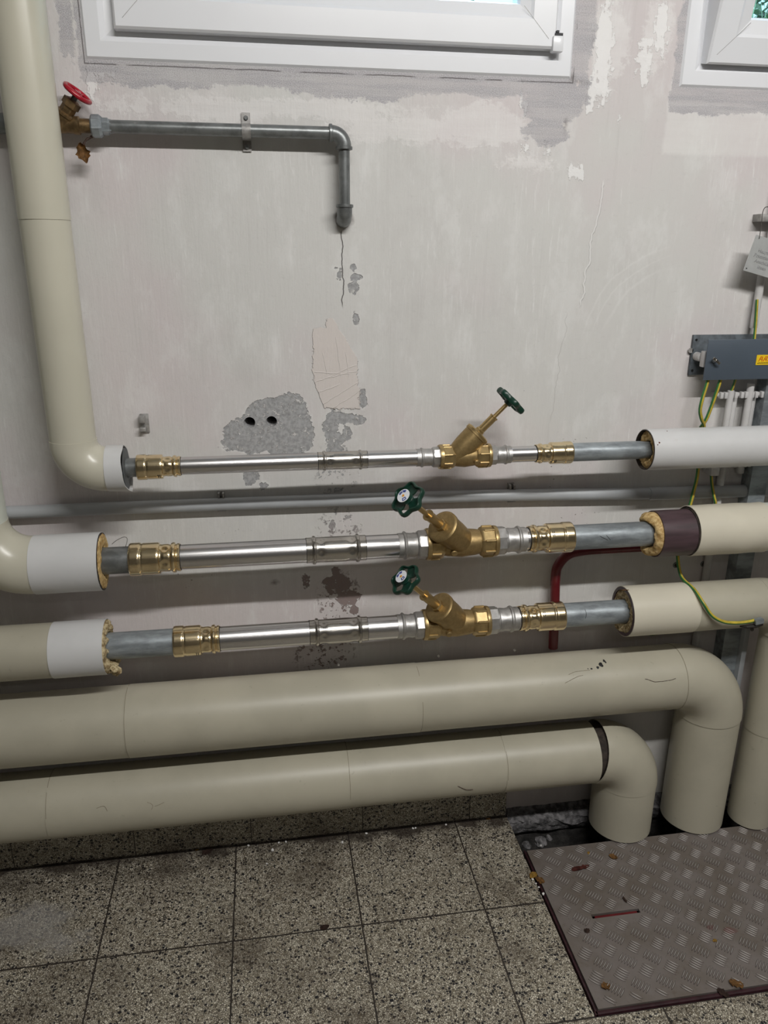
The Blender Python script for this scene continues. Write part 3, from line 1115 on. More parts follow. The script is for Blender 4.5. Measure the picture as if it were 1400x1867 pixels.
for k in range(5):
    bm = B()
    bmesh.ops.create_icosphere(bm, subdivisions=3, radius=0.0085)
    c = Vector((-0.352 + rnd.uniform(-0.004, 0.008), Y3 - 0.034 + k * 0.006, Z3 - 0.036 - k * 0.0055))
    for v in bm.verts:
        v.co *= 1 + 0.9 * mnoise.noise(v.co * 110 + Vector((k * 3.1, 0, 0)))
        v.co += c
    obj('foam_shred', bm, 'foam_pale', t, angle=20)

# ---- heavy upper line with elbow down ------------------------------
rb = 0.0830
XA = 1.135
ba = 0.115
t = thing('insulated_pipe', 'thick cream insulated pipe, upper of the two heavy ones, elbowing down to the tread plate', 'pipe', (XA, YL, 0.02))
for i, (a, b) in enumerate(((X0, -0.337), (-0.341, 0.342), (0.338, XA - ba + 0.002))):
    jacket(t, line((a, YL, ZBIG), (b, YL, ZBIG), 14), rb + (0.0009 if i == 1 else 0), seed=6 + i)
el = arc((XA - ba, ZBIG - ba), ba, 90, 0, YL, 26)
jacket(t, [hx(XA - ba - 0.006, YL, ZBIG)] + el, rb + 0.0008, name='elbow_jacket', wob=0.003)
jacket(t, line((XA, YL, 0.009), (XA, YL, ZBIG - ba + 0.004), 8), rb - 0.0012, seed=11, name='riser_jacket')
core(t, line((XA, YL, 0.010), (XA, YL, 0.30)), rb - 0.004)
bm = B()
sweep(bm, line((XA, YL, -0.5), (XA, YL, 0.02)), 0.03, 20)
obj('steel_core', bm, 'galv_dark', t)

# ---- heavy lower line with elbow down ------------------------------
XB = 0.921
rl = 0.0790
bb = 0.094
t = thing('insulated_pipe', 'lowest thick cream insulated pipe with an open dark gap at its elbow above the floor', 'pipe', (XB, YL, 0.02))
for i, (a, b) in enumerate(((X0, -0.531), (-0.535, 0.168), (0.164, 0.565), (0.561, XB - bb - 0.016))):
    jacket(t, line((a, YL, ZLOW), (b, YL, ZLOW), 14), rl + (0.0008 if i % 2 else 0), seed=16 + i, wob=0.008)
core(t, line((-0.2, YL, ZLOW), (XB - bb + 0.02, YL, ZLOW)), rl - 0.007)
# elbow, turned a little so the joint gapes at the top
el = arc((XB - bb, ZLOW - bb), bb, 90, 0, YL, 26)
bm = B()
pts = el[:]
seg = 48
fr = frames(pts)
ra, rbq = [], []
for i, p in enumerate(pts):
    tt, u, w = fr[i]
    A, Bq = [], []
    for k in range(seg):
        a = 2 * math.pi * k / seg
        n = u * math.cos(a) + w * math.sin(a)
        rad = 0.0815 + 0.0016 * (i / len(pts))
        sh = Vector((0, 0, 0))
        if i < 7:
            g = (1 - i / 7)
            sh = Vector((-1, 0, 0)) * g * (0.027 * max(0.0, 0.5 - 0.5 * n.z) ** 1.3 - 0.006)
        A.append(bm.verts.new(p + n * rad + sh))
        Bq.append(bm.verts.new(p + n * (rad - 0.0018) + sh))
    ra.append(A)
    rbq.append(Bq)
for R_, fl in ((ra, 0), (rbq, 1)):
    for i in range(len(pts) - 1):
        for k in range(seg):
            k2 = (k + 1) % seg
            bm.faces.new((R_[i][k], R_[i + 1][k], R_[i + 1][k2], R_[i][k2]))
for i in (0, -1):
    for k in range(seg):
        k2 = (k + 1) % seg
        bm.faces.new((ra[i][k], ra[i][k2], rbq[i][k2], rbq[i][k]))
bmesh.ops.recalc_face_normals(bm, faces=bm.faces)
obj('elbow_jacket', bm, 'pvc', t)
jacket(t, line((XB, YL, 0.009), (XB, YL, ZLOW - bb + 0.004), 8), 0.0822, seed=21, name='riser_jacket', wob=0.012)
core(t, line((XB, YL, 0.010), (XB, YL, 0.12)), 0.078)
bm = B()
sweep(bm, line((XB, YL, -0.5), (XB, YL, 0.02)), 0.03, 20)
obj('steel_core', bm, 'galv_dark', t)

for (xx, zz, rj, ob) in ((-0.339, ZBIG, rb + .0011, 1), (0.340, ZBIG, rb + .0011, 1), (XA - ba - .005, ZBIG, rb + .0011, 1), (-0.533, ZLOW, rl + .0010, 0), (0.166, ZLOW, rl + .0010, 0), (0.563, ZLOW, rl + .0010, 0)):
    par = [o for o in bpy.data.objects if o.type == 'EMPTY' and o.name.startswith('insulated_pipe') and abs(o.location.x - (XA if ob else XB)) < .001][0]
    bm = B()
    sweep(bm, line((xx - .0005, YL, zz), (xx + .0005, YL, zz)), rj - .0001, 48, rfun=lambda i, a: 1 + .0006 * math.sin(a * 9))
    obj('joint', bm, 'seam', par)

# ---- lower right: insulated, elbows down at the far right ----------
XC = 1.292
rc = 0.0605
YC3 = Y3
t = thing('insulated_pipe', 'cream insulated pipe right of the lowest valve, dropping to the plate at the right edge', 'pipe', (XC, Y3, 0.02))
xs0 = 0.842
jacket(t, line((xs0, Y3, Z3), (1.012, Y3, Z3), 8), rc + 0.0014, 'pvc_warm', name='sleeve', label='brighter cream sleeve', seed=30)
jacket(t, line((1.008, Y3, Z3), (XC - 0.085, Y3, Z3), 8), rc, seed=31, wob=0.014)
el = arc((XC - 0.088, Z3 - 0.088), 0.088, 90, 0, Y3, 22)
jacket(t, [hx(XC - 0.094, Y3, Z3)] + el, rc + 0.0006, name='elbow_jacket', wob=0.003)
jacket(t, line((XC, Y3, 0.30), (XC, Y3, Z3 - 0.085), 8), rc - 0.003, seed=33, name='riser_jacket')
jacket(t, line((XC, Y3, 0.009), (XC, Y3, 0.304), 8), rc - 0.0042, seed=34, name='riser_jacket')
core(t, line((XC, Y3, 0.010), (XC, Y3, 0.15)), rc - 0.008)
bm = B()
sweep(bm, line((XC, Y3, -0.5), (XC, Y3, 0.02)), 0.024, 20)
obj('steel_core', bm, 'galv_dark', t)
bm = B()
shell(bm, line((xs0 - 0.001, Y3, Z3), (xs0 + 0.02, Y3, Z3)), rc - 0.0006, rc - 0.0075, 48)
o = obj('inner_wrap', bm, 'maroon_wrap', t)
o['label'] = 'dark brown inner layer'
foam_ring('foam', xs0 + 0.003, Y3, Z3, 0.031, rc - 0.007, -1, 0.001, 0.0035, 'foam_pale', t, seed=13.3,
          drop=lambda a, f: 0.010 * max(0, math.sin(a * 1.0 + 2.6)) ** 4)

# ---- middle right: brown wrap then cream, then pale ----------------
t = thing('insulated_pipe', 'insulated pipe right of the middle valve, dark brown wrap then a cream jacket', 'pipe', (1.0, Y2, Z2))
x0 = 0.894
jacket(t, line((x0, Y2, Z2 - 0.003), (0.986, Y2, Z2 - 0.003), 8), 0.0550, 'maroon_wrap', name='wrap', label='dark brown wrap', seed=40, wob=0.006, th=0.003)
jacket(t, line((0.980, Y2, Z2), (1.168, Y2, Z2), 12), 0.0605, 'pvc_warm', label='bright cream jacket', seed=41, wob=0.03, th=0.0018)
jacket(t, line((1.150, Y2, Z2), (X1, Y2, Z2), 12), 0.0585, 'pvc_pale', label='pale greenish white jacket', seed=42)
bm = B()
lathe(bm, (0.978, Y2, Z2 - 0.002), (1, 0, 0), [(0, 0.0568), (0.006, 0.0585)], 40)
obj('end_rosette', bm, 'core', t)
foam_ring('foam', x0 + 0.002, Y2, Z2 - 0.003, 0.031, 0.0515, -1, 0.016, 0.0035, 'foam', t, seed=23.3,
          drop=lambda a, f: 0.016 * max(0, math.sin(a + 0.3)) ** 3 * (1 - f * 0.4) + 0.010 * max(0, -math.sin(a)) ** 5)
core(t, line((x0, Y2, Z2 - 0.002), (1.1, Y2, Z2 - 0.002)), 0.050)

# ---- top right -----------------------------------------------------
t = thing('insulated_pipe', 'smooth light grey insulated pipe right of the topmost valve, running off the right edge', 'pipe', (1.0, Y1, Z1))
x0 = 0.872 * K
jacket(t, line((x0, Y1, Z1), (X1, Y1, Z1), 14), 0.0467, 'pvc_white', seed=50, wob=0.003)
bm = B()
shell(bm, line((x0 - 0.0015, Y1, Z1), (x0 + 0.02, Y1, Z1)), 0.0455, 0.0439, 48)
obj('inner_wrap', bm, 'core', t)
foam_ring('foam', x0 + 0.010, Y1, Z1, 0.0215, 0.0437, -1, 0.004, 0.0045, 'foam', t, seed=33.3)


# ------------------------------------------------------------------ bare pipes
def bare(name, label, x0, x1, y, z, r, mat, group=None, rings=None, rad=None):
    bm = B()
    n = 12
    pts = line((x0, y, z), (x1, y, z), n)
    sweep(bm, pts, rad if rad else r, 40)
    o = obj(name, bm, mat, loc=((x0 + x1) / 2, y, z - r))
    tag(o, label, 'pipe', group)
    return o


bare('galvanised_pipe', 'short dark grey pipe stub between the left riser sleeve and the topmost brass adapter', -0.320 * K, -0.266 * K, Y1, Z1, 0.0195, 'galv_dark')
bare('galvanised_pipe', 'short dark grey pipe stub between the white middle sleeve and its brass adapter', -0.385, -0.292, Y2, Z2, 0.0290, 'galv_dark')
bare('galvanised_pipe', 'blue grey pipe stub left of the lowest brass adapter, out of torn foam', -0.400, -0.219, Y3, Z3, 0.0298, 'galv')
bare('galvanised_pipe', 'grey galvanised pipe right of the topmost valve, entering the light grey insulation', 0.688 * K, 0.92 * K, Y1, Z1, 0.0206, 'galv',
     rad=[0.0206] * 8 + [0.0202, 0.0185, 0.0180, 0.0180])
bare('galvanised_pipe', 'grey galvanised pipe right of the middle valve, entering the brown wrapped foam', 0.687, 0.93, Y2, Z2 - 0.002, 0.0292, 'galv')
bare('galvanised_pipe', 'grey galvanised pipe right of the lowest valve, entering the bright cream sleeve', 0.684, 0.88, Y3, Z3, 0.0292, 'galv')

STEEL = 'stainless pipe runs'
bare('steel_pipe', 'polished steel pipe, long left run of the topmost line', -0.180 * K, 0.116 * K, Y1, Z1, 0.0183, 'steel', STEEL)
bare('steel_pipe', 'polished steel pipe between coupling and valve on the topmost line', 0.214 * K, 0.335 * K, Y1, Z1, 0.0183, 'steel', STEEL)
bare('steel_pipe', 'short steel pipe between topmost valve and its right brass adapter', 0.543 * K, 0.610 * K, Y1, Z1, 0.0176, 'steel', STEEL)
bare('steel_pipe', 'polished steel pipe, long left run of the middle line', -0.192, 0.084, Y2, Z2, 0.0270, 'steel', STEEL)
bare('steel_pipe', 'polished steel pipe between coupling and valve on the middle line', 0.205, 0.286, Y2, Z2, 0.0270, 'steel', STEEL)
bare('steel_pipe', 'short steel pipe between middle valve and its right brass adapter', 0.570, 0.590, Y2, Z2, 0.0262, 'steel', STEEL)
bare('steel_pipe', 'polished steel pipe, left run of the lowest line', -0.122, 0.084, Y3, Z3, 0.0272, 'steel', STEEL)
bare('steel_pipe', 'polished steel pipe between coupling and valve on the lowest line', 0.208, 0.286, Y3, Z3, 0.0272, 'steel', STEEL)
bare('steel_pipe', 'short steel pipe between lowest valve and its right brass adapter', 0.566, 0.582, Y3, Z3, 0.0262, 'steel', STEEL)


def hexpress(depth, ph=0.0):
    return lambda a: 1 - depth * (0.5 - 0.5 * math.cos(6 * a + ph))


def adapter(xa, xb, y, z, R, rpipe, label, marks=True):
    """brass press adapter; wide end at xa, press end at xb"""
    L = abs(xb - xa)
    d = (1 if xb > xa else -1, 0, 0)
    q = rpipe / R
    P = [(0, q), (0, .97), (.02, 1.0), (.19, 1.0), (.21, .985), (.225, .945), (.24, .94), (.26, .965), (.56, .965), (.585, .93), (.60, q + .08),
         (.64, q + .07), (.68, q + .10), (.76, q + .10), (.79, q + .05), (.81, q + .05), (.835, q + .15), (.87, q + .18), (.90, q + .14),
         (.915, q + .05), (.93, q + .05), (.95, q + .09), (.99, q + .09), (1.0, q + .06), (1.0, q)]

    def rf(t_, a):
        f = t_ / L
        if 0.62 < f < 0.80:
            return 1 - 0.10 * (0.5 - 0.5 * math.cos(6 * a)) ** 1.5 * math.sin((f - 0.62) / 0.18 * math.pi)
        if 0.80 <= f < 0.9:
            return 1 - 0.02 * (0.5 - 0.5 * math.cos(6 * a))
        return 1
    t = thing('brass_adapter', label, 'pipe fitting', (xa, y, z), 'brass press adapters')
    bm = B()
    # refine profile
    PP = []
    for i in range(len(P) - 1):
        a, b = P[i], P[i + 1]
        n = max(1, int((b[0] - a[0]) / 0.02))
        for k in range(n):
            PP.append((a[0] + (b[0] - a[0]) * k / n, a[1] + (b[1] - a[1]) * k / n))
    PP.append(P[-1])
    lathe(bm, (xa, y, z), d, [(f * L, r * R) for f, r in PP], 72, rf)
    obj('socket', bm, 'brass', t, angle=28)
    # black seal rim at the press end
    bm = B()
    lathe(bm, (xb - d[0] * 0.0004, y, z), d, [(0, rpipe * 1.04), (0.0016, rpipe * 1.03)], 48)
    obj('seal_ring', bm, 'black', t)
    if marks:
        bm = B()
        # little black bar marks printed on the barrel
        for j, (fx, ang) in enumerate(((0.49, 0.55), (0.53, 0.55), (0.49, 0.75), (0.53, 0.75))):
            a = -ang if marks == 1 else ang
            Rr = R * 0.9655
            c = Vector((xa + d[0] * fx * L, y - math.cos(a) * Rr, z + math.sin(a) * Rr))
            box(bm, c, (0.0016, 0.0008, 0.0042), Matrix.Rotation(-a, 3, 'X'))
        obj('print_mark', bm, 'black', t, flat=True)
    return t


adapter(-0.268 * K, -0.179 * K, Y1, Z1, 0.0261, 0.0183, 'shiny brass adapter at the left end of the topmost line')
adapter(0.690 * K, 0.606 * K, Y1, Z1, 0.0251, 0.0180, 'shiny brass adapter right of the topmost valve')
adapter(-0.294, -0.190, Y2, Z2, 0.0355, 0.0270, 'shiny brass adapter at the left end of the middle line', marks=0)
adapter(0.689, 0.586, Y2, Z2, 0.0355, 0.0266, 'shiny brass adapter right of the middle valve', marks=2)
adapter(-0.220, -0.120, Y3, Z3, 0.0350, 0.0272, 'shiny brass adapter at the left end of the lowest line')
adapter(0.686, 0.578, Y3, Z3, 0.0350, 0.0266, 'shiny brass adapter right of the lowest valve', marks=2)


def bead(c, w, h, r):
    return [(c - w, r), (c - w * .6, r + h * .75), (c, r + h), (c + w * .6, r + h * .75), (c + w, r)]


def coupling(xa, xb, y, z, rp, label):
    L = xb - xa
    r = rp * 1.055
    P = [(0, rp), (0, r)] + [(L * .04, r)] + bead(L * .125, L * .035, rp * .13, r)
    P += [(L * .16 + i * L * .68 / 30, r) for i in range(1, 30)] + bead(L * .865, L * .035, rp * .13, r) + [(L * .96, r), (L, r), (L, rp)]

    def rf(t_, a):
        f = t_ / L
        g = math.exp(-((f - .24) / .05) ** 2) + math.exp(-((f - .76) / .05) ** 2) + 0.6 * (math.exp(-((f - .04) / .03) ** 2) + math.exp(-((f - .96) / .03) ** 2))
        return 1 - 0.085 * g * (0.5 - 0.5 * math.cos(6 * a + 0.5)) ** 1.5
    t = thing('pipe_coupling', label, 'pipe fitting', (xa, y, z), 'stainless couplings')
    bm = B()
    lathe(bm, (xa, y, z), (1, 0, 0), P, 72, rf)
    obj('body', bm, 'steel_fit', t, angle=28)
    for xx in (xa - 0.001, xb - 0.0006):
        bm = B()
        lathe(bm, (xx, y, z), (1, 0, 0), [(0, rp * 1.035), (0.0016, rp * 1.035)], 48)
        obj('seal_ring', bm, 'black', t)
    bm = B()
    for j in range(3):
        c = Vector((xa + L * (.24 + .025 * j), y - math.cos(.75) * r, z + math.sin(.75) * r))
        box(bm, c, (0.0012, 0.0008, 0.005), Matrix.Rotation(-.75, 3, 'X'))
    obj('print_mark', bm, 'black', t, flat=True)


coupling(0.112 * K, 0.219 * K, Y1, Z1, 0.0183, 'stainless press coupling on the topmost line')
coupling(0.079, 0.209, Y2, Z2, 0.0270, 'stainless press coupling on the middle line')
coupling(0.081, 0.213, Y3, Z3, 0.0272, 'stainless press coupling on the lowest line')


# ------------------------------------------------------------------ valves
def oct_nut(bm, x0, x1, y, z, r, seg=8, ph=math.pi / 8):
    """nut of flats between two round collars"""
    L = x1 - x0
    lathe(bm, (x0, y, z), (1, 0, 0), [(0, r * 0.93), (0, r * 1.02), (L * .10, r * 1.06), (L * .22, r * 1.06), (L * .26, r * 1.0)], 48, cap=(True, True))
    lathe(bm, (x0 + L * .2, y, z), (1, 0, 0), [(0, r * 1.0), (L * .6, r * 1.0), (L * .72, r * .96), (L * .8, r * .90)], seg, phase=ph)
    n = seg
    for k in range(n):
        a = 2 * math.pi * k / n + ph
        c = Vector((x0 + L * .52, y + math.sin(a) * r * 0.985, z + math.cos(a) * r * 0.985))
        # raised ribs on each corner
        lathe(bm, c - Vector((L * .32, 0, 0)), (1, 0, 0), [(0, r * .03), (L * .04, r * .085), (L * .56, r * .085), (L * .6, r * .03)], 8)


def handwheel(root, c, d, R, sticker, spin=0.0):
    d = Vector(d).normalized()
    u = Vector((0, 0, 1)) - d * d.z
    u.normalize()
    w = d.cross(u)
    bm = B()

    def P(r, a, h):
        a += spin
        return c + (u * math.cos(a) + w * math.sin(a)) * r + d * h

    def rim(a):
        return R * (0.915 + 0.085 * math.cos(6 * a))
    # rim bar
    n = 96
    rings = []
    m = 10
    for i in range(n):
        a = 2 * math.pi * i / n
        r0 = rim(a) - R * 0.09
        ring = []
        for k in range(m):
            b = 2 * math.pi * k / m
            ring.append(bm.verts.new(P(r0 + R * 0.09 * math.cos(b), a, R * 0.17 * math.sin(b))))
        rings.append(ring)
    for i in range(n):
        for k in range(m):
            k2 = (k + 1) % m
            bm.faces.new((rings[i][k], rings[(i + 1) % n][k], rings[(i + 1) % n][k2], rings[i][k2]))
    # web with three openings
    nr = 8
    for side_h in (0.5,):
        g = {}
        th = R * 0.05
        for s in (0, 1):
            for i in range(n):
                a = 2 * math.pi * i / n
                for j in range(nr + 1):
                    r = R * 0.22 + (rim(a) - R * 0.12 - R * 0.22) * j / nr
                    dish = -R * 0.06 * math.sin(math.pi * j / nr)
                    g[s, i, j] = bm.verts.new(P(r, a, dish + (th if s else -th)))

        def solid(i, j):
            a = (2 * math.pi * (i + 0.5) / n) % (2 * math.pi / 3)
            a = a - math.pi / 3
            return not (abs(a) < 0.40 and 1 <= j <= nr - 2)
        for i in range(n):
            i2 = (i + 1) % n
            for j in range(nr):
                if not solid(i, j):
                    continue
                bm.faces.new((g[1, i, j], g[1, i2, j], g[1, i2, j + 1], g[1, i, j + 1]))
                bm.faces.new((g[0, i, j], g[0, i, j + 1], g[0, i2, j + 1], g[0, i2, j]))
                for (di, dj, e) in ((-1, 0, (i, j, i, j + 1)), (1, 0, (i2, j, i2, j + 1)), (0, -1, (i, j, i2, j)), (0, 1, (i, j + 1, i2, j + 1))):
                    jj = j + dj
                    if jj < 0 or jj >= nr or not solid((i + di) % n, jj):
                        try:
                            bm.faces.new((g[0, e[0], e[1]], g[0, e[2], e[3]], g[1, e[2], e[3]], g[1, e[0], e[1]]))
                        except ValueError:
                            pass
    for v in [v for v in bm.verts if not v.link_faces]:
        bm.verts.remove(v)
    lathe(bm, c - d * R * 0.30, d, [(0, R * 0.20), (R * .06, R * 0.24), (R * 0.22, R * 0.28), (R * 0.40, R * 0.34), (R * 0.42, R * .32)], 32)
    bmesh.ops.recalc_face_normals(bm, faces=bm.faces)
    wh = obj('handwheel', bm, 'green', root, angle=50)
    if sticker:
        bm = B()
        lathe(bm, c + d * (R * 0.415), d, [(0, R * 0.37), (0.0008, R * 0.37)], 40)
        st = obj('badge', bm, 'sticker_white', wh)
        st['label'] = 'round white badge with blue letters'
        h0 = R * 0.415 + 0.0012

        def bar(bm, r0, a0, r1, a1, wd):
            p0, p1 = P(r0 * R, a0, h0), P(r1 * R, a1, h0)
            dd = (p1 - p0)
            L = dd.length
            x = dd.normalized()
            y = d.cross(x)
            M3 = Matrix((x, y, d)).transposed()
            box(bm, (p0 + p1) / 2, (L + wd * .5, wd, 0.0006), M3)
        bm = B()
        # short letters on an arc and one broad letter opposite
        k = 0
        for a in [sticker + x for x in (-.75, -.45, -.15, .15, .45, .75)]:
            bar(bm, .20, a - .10, .31, a - .10, .0009)
            if k % 3 != 2:
                bar(bm, .20, a + .06, .31, a + .06, .0009)
            if k % 2:
                bar(bm, .25, a - .10, .25, a + .06, .0009)
            else:
                bar(bm, .31, a - .10, .31, a + .06, .0009)
            k += 1
        ao = sticker + math.pi
        for q in range(6):
            bar(bm, .16, ao - .5 + q * .16, .16, ao - .5 + (q + 1) * .16, .0015)
            bar(bm, .29, ao - .36 + q * .12, .29, ao - .36 + (q + 1) * .12, .0015)
        bar(bm, .16, ao - .5, .29, ao - .36, .0015)
        bar(bm, .16, ao + .46, .29, ao + .36, .0015)
        obj('badge_letters', bm, 'sticker_blue', wh, flat=True)
        bm = B()
        lathe(bm, P(0, 0, h0 - 0.0002), d, [(0, R * .07), (0.0006, R * .07)], 12)
        obj('badge_dot', bm, 'sticker_orange', wh)
    return wh


def valve(label, x0, xl, xr, x1, y, z, rp, rn, xj, ang, ph, Ltot, Lb, Lh, sx, rbon, Rw, sticker, spin):
    """angle seat valve: steel press end x0..xl, nut, body, nut, steel press end to x1"""
    t = thing('stop_valve', label, 'valve', (xj, y, z))
    d = Vector((sx * math.cos(ang), -math.sin(ang) * math.sin(ph), math.sin(ang) * math.cos(ph)))
    J = Vector((xj, y, z))
    # left and right steel press ends
    for (a, b, s) in ((x0, xl + 0.004, 1), (x1, xr - 0.004, -1)):
        L = abs(b - a)
        r = rp * 1.06
        P = [(0, rp), (0, r), (L * .10, r)] + bead(L * .22, L * .06, rp * .13, r) + [(L * .3, r), (L * .42, r), (L * .55, r), (L * .62, rp * 1.02), (L * .66, rp * 1.14), (L * .70, rp * 1.16)]
        bm = B()

        def rf(t_, q, L=L):
            f = t_ / L
            return 1 - 0.09 * math.exp(-((f - .42) / .07) ** 2) * (0.5 - 0.5 * math.cos(6 * q))
        lathe(bm, (a, y, z), (s, 0, 0), P, 60, rf)
        # eight sided collar
        lathe(bm, (a + s * L * .66, y, z), (s, 0, 0), [(0, rp * 1.12), (L * .03, rp * 1.22), (L * .28, rp * 1.24), (L * .34, rp * 1.1)], 8, phase=.55)
        obj('press_end', bm, 'steel_cast', t, angle=28)
    bm = B()
    wn = 0.034 if rn < .03 else 0.040
    oct_nut(bm, xl, xl + wn, y, z, rn)
    nl = obj('union_nut', bm, 'gunmetal_nut', t, angle=30)
    bm = B()
    # mirrored nut on the right
    L = wn
    lathe(bm, (xr, y, z), (-1, 0, 0), [(0, rn * 0.93), (0, rn * 1.0), (L * .10, rn * 1.03), (L * .2, rn * 1.03), (L * .24, rn * .98)], 48)
    lathe(bm, (xr - L * .2, y, z), (-1, 0, 0), [(0, rn * 1.0), (L * .6, rn * 1.0), (L * .72, rn * .96), (L * .8, rn * .88)], 8, phase=math.pi / 8)
    for k in range(8):
        a = 2 * math.pi * k / 8 + math.pi / 8
        c = Vector((xr - L * .84, y + math.sin(a) * rn * 0.985, z + math.cos(a) * rn * 0.985))
        lathe(bm, c, (1, 0, 0), [(0, rn * .03), (L * .04, rn * .085), (L * .60, rn * .085), (L * .64, rn * .03)], 8)
    obj('union_nut', bm, 'gunmetal_nut', t, angle=30)
    # cast body: run + inclined neck
    bm = B()
    rbd = rn * 0.86
    xa, xb = xl + wn * .9, xr - wn * .9
    Lr = xb - xa
    lathe(bm, (xa, y, z), (1, 0, 0), [(0, rbd * .92), (Lr * .15, rbd), (Lr * .5, rbd * 1.10), (Lr * .85, rbd), (Lr, rbd * .92)], 48)
    lathe(bm, J - d * rbd * 0.9, d, [(0, rbd * .55), (rbd * .4, rbd * .85), (rbd * .9, rbd * 1.0), (rbd * .9 + Lb * .45, rbon * .97), (rbd * .9 + Lb * .86, rbon), (rbd * .9 + Lb * .87, rbon * 1.06), (rbd * .9 + Lb * .93, rbon * 1.06)], 48)
    # drain boss on the body front
    bc = Vector((xb - Lr * .10 if sx > 0 else xa + Lr * .25, y - rbd * .80, z - rbd * .35))
    lathe(bm, bc, (0, -1, -.25), [(0, rn * .22), (rn * .28, rn * .22), (rn * .32, rn * .17)], 20)
    obj('body', bm, 'bronze', t, angle=32)
    bm = B()
    lathe(bm, J + d * Lb * .925, d, [(0, rbon * 1.07), (Lb * .045, rbon * 1.07), (Lb * .06, rbon * 1.03), (Lb * .075, rbon * .96), (Lb * .080, rbon * .93), (Lb * .082, rbon * .3)], 48)
    obj('bonnet', bm, 'bronze' if sx < 0 else 'bronze_bright', t, angle=30)
    hr = rbon * .335
    bm = B()
    lathe(bm, J + d * Lb, d, [(0, hr * 1.25), (hr * .6, hr * 1.25), (hr * .9, hr * 1.05)], 6)
    Lq = Lh - Lb
    lathe(bm, J + d * (Lb + hr * .8), d, [(0, hr * .95), (Lq - hr * .8 - .004, hr * .98), (Lq - hr * .8 - .002, hr * 1.12), (Lq - hr * .8, hr * 1.12), (Lq - hr * .8, hr * .7)], 32)
    obj('spindle_housing', bm, 'bronze_bright', t, angle=30)
    bm = B()
    lathe(bm, J + d * (Lh - .004), d, [(0, hr * .52), (Ltot - Lh - Rw * .2, hr * .50)], 24)
    obj('spindle', bm, 'bronze_bright', t)
    handwheel(t, J + d * Ltot, d, Rw, sticker, spin)
    return t


valve('gunmetal valve on the topmost line, green handwheel tilted up to the right', 0.330 * K, 0.381 * K, 0.499 * K, 0.547 * K, Y1, Z1, 0.0181, 0.0256,
      0.417 * K, 45 * D2R, 0 * D2R, 0.169, 0.074, 0.121, 1, 0.0268, 0.0385, 0, 0.52)
valve('gunmetal valve on the middle line, green handwheel leaning up to the left', 0.283, 0.346, 0.510, 0.578, Y2, Z2, 0.0268, 0.0345,
      0.432, 49 * D2R, 34 * D2R, 0.222, 0.090, 0.146, -1, 0.0345, 0.0405, 0.55, 0.30)
valve('gunmetal valve on the lowest line, lower of the two green handwheels leaning left', 0.283, 0.344, 0.503, 0.574, Y3, Z3, 0.0268, 0.0345,
      0.429, 49 * D2R, 24 * D2R, 0.212, 0.083, 0.140, -1, 0.0345, 0.0395, 1.5, -0.10)

# ------------------------------------------------------------------ thin galvanised line above
YG, ZG = 1.667, 1.720
XV = 0.181
t = thing('galvanised_pipe', 'thin grey wall pipe below the left window, elbowing down into the plaster', 'pipe', (XV, YG, ZG))
rg = 0.0118
bm = B()
sweep(bm, line((-0.262, YG, ZG), (XV - 0.026, YG, ZG), 16), rg, 28)
obj('pipe_run', bm, 'galv_dark', t)
bm = B()
sweep(bm, line((XV, YG, ZG - 0.026), (XV, YG, 1.590), 8), rg * .95, 28)
obj('pipe_drop', bm, 'galv_dark', t)
bm = B()
el = arc((XV - 0.024, ZG - 0.024), 0.024, 90, 0, YG, 14)
sweep(bm, el, rg * 1.22, 28)
for p, d in (((XV - 0.030, YG, ZG), (1, 0, 0)), ((XV, YG, ZG - 0.030), (0, 0, 1))):
    lathe(bm, p, d, [(0, rg * 1.25), (0.001, rg * 1.42), (0.006, rg * 1.42), (0.007, rg * 1.25)], 28)
obj('elbow', bm, 'galv_dark', t)
bm = B()
el2 = [Vector((XV, YG + 0.024 * (1 - math.cos(a * D2R)), 1.585 - 0.024 * math.sin(a * D2R))) for a in range(0, 91, 9)]
sweep(bm, el2 + [Vector((XV, WALL + 0.01, 1.561))], rg * 1.3, 28)
lathe(bm, (XV, YG, 1.583), (0, 0, 1), [(0, rg * 1.3), (0.001, rg * 1.5), (0.006, rg * 1.5), (0.007, rg * 1.2)], 28)
obj('wall_elbow', bm, 'galv_dark', t)

# far end, left of the riser
t = thing('galvanised_pipe', 'end of a grey wall pipe at the left edge, behind the riser', 'pipe', (-0.6, YG, ZG))
bm = B()
sweep(bm, line((X0, YG, ZG), (-0.395, YG, ZG), 8), 0.0180, 28)
obj('pipe_run', bm, 'galv_dark', t)

# union between valve and pipe
t = thing('pipe_union', 'dull grey hexagonal union between the red wheel valve and the wall pipe', 'pipe fitting', (-0.29, YG, ZG))
bm = B()
lathe(bm, (-0.297, YG, ZG), (1, 0, 0), [(0, .0170), (.003, .0205), (.016, .0205), (.021, .0165)], 8, phase=.3)
obj('nut', bm, 'galv', t, angle=25)
bm = B()
lathe(bm, (-0.278, YG, ZG), (1, 0, 0), [(0, .0150), (.012, .0150), (.014, .0128), (.018, .0125)], 6, phase=.2)
obj('tailpiece', bm, 'galv', t, angle=25)

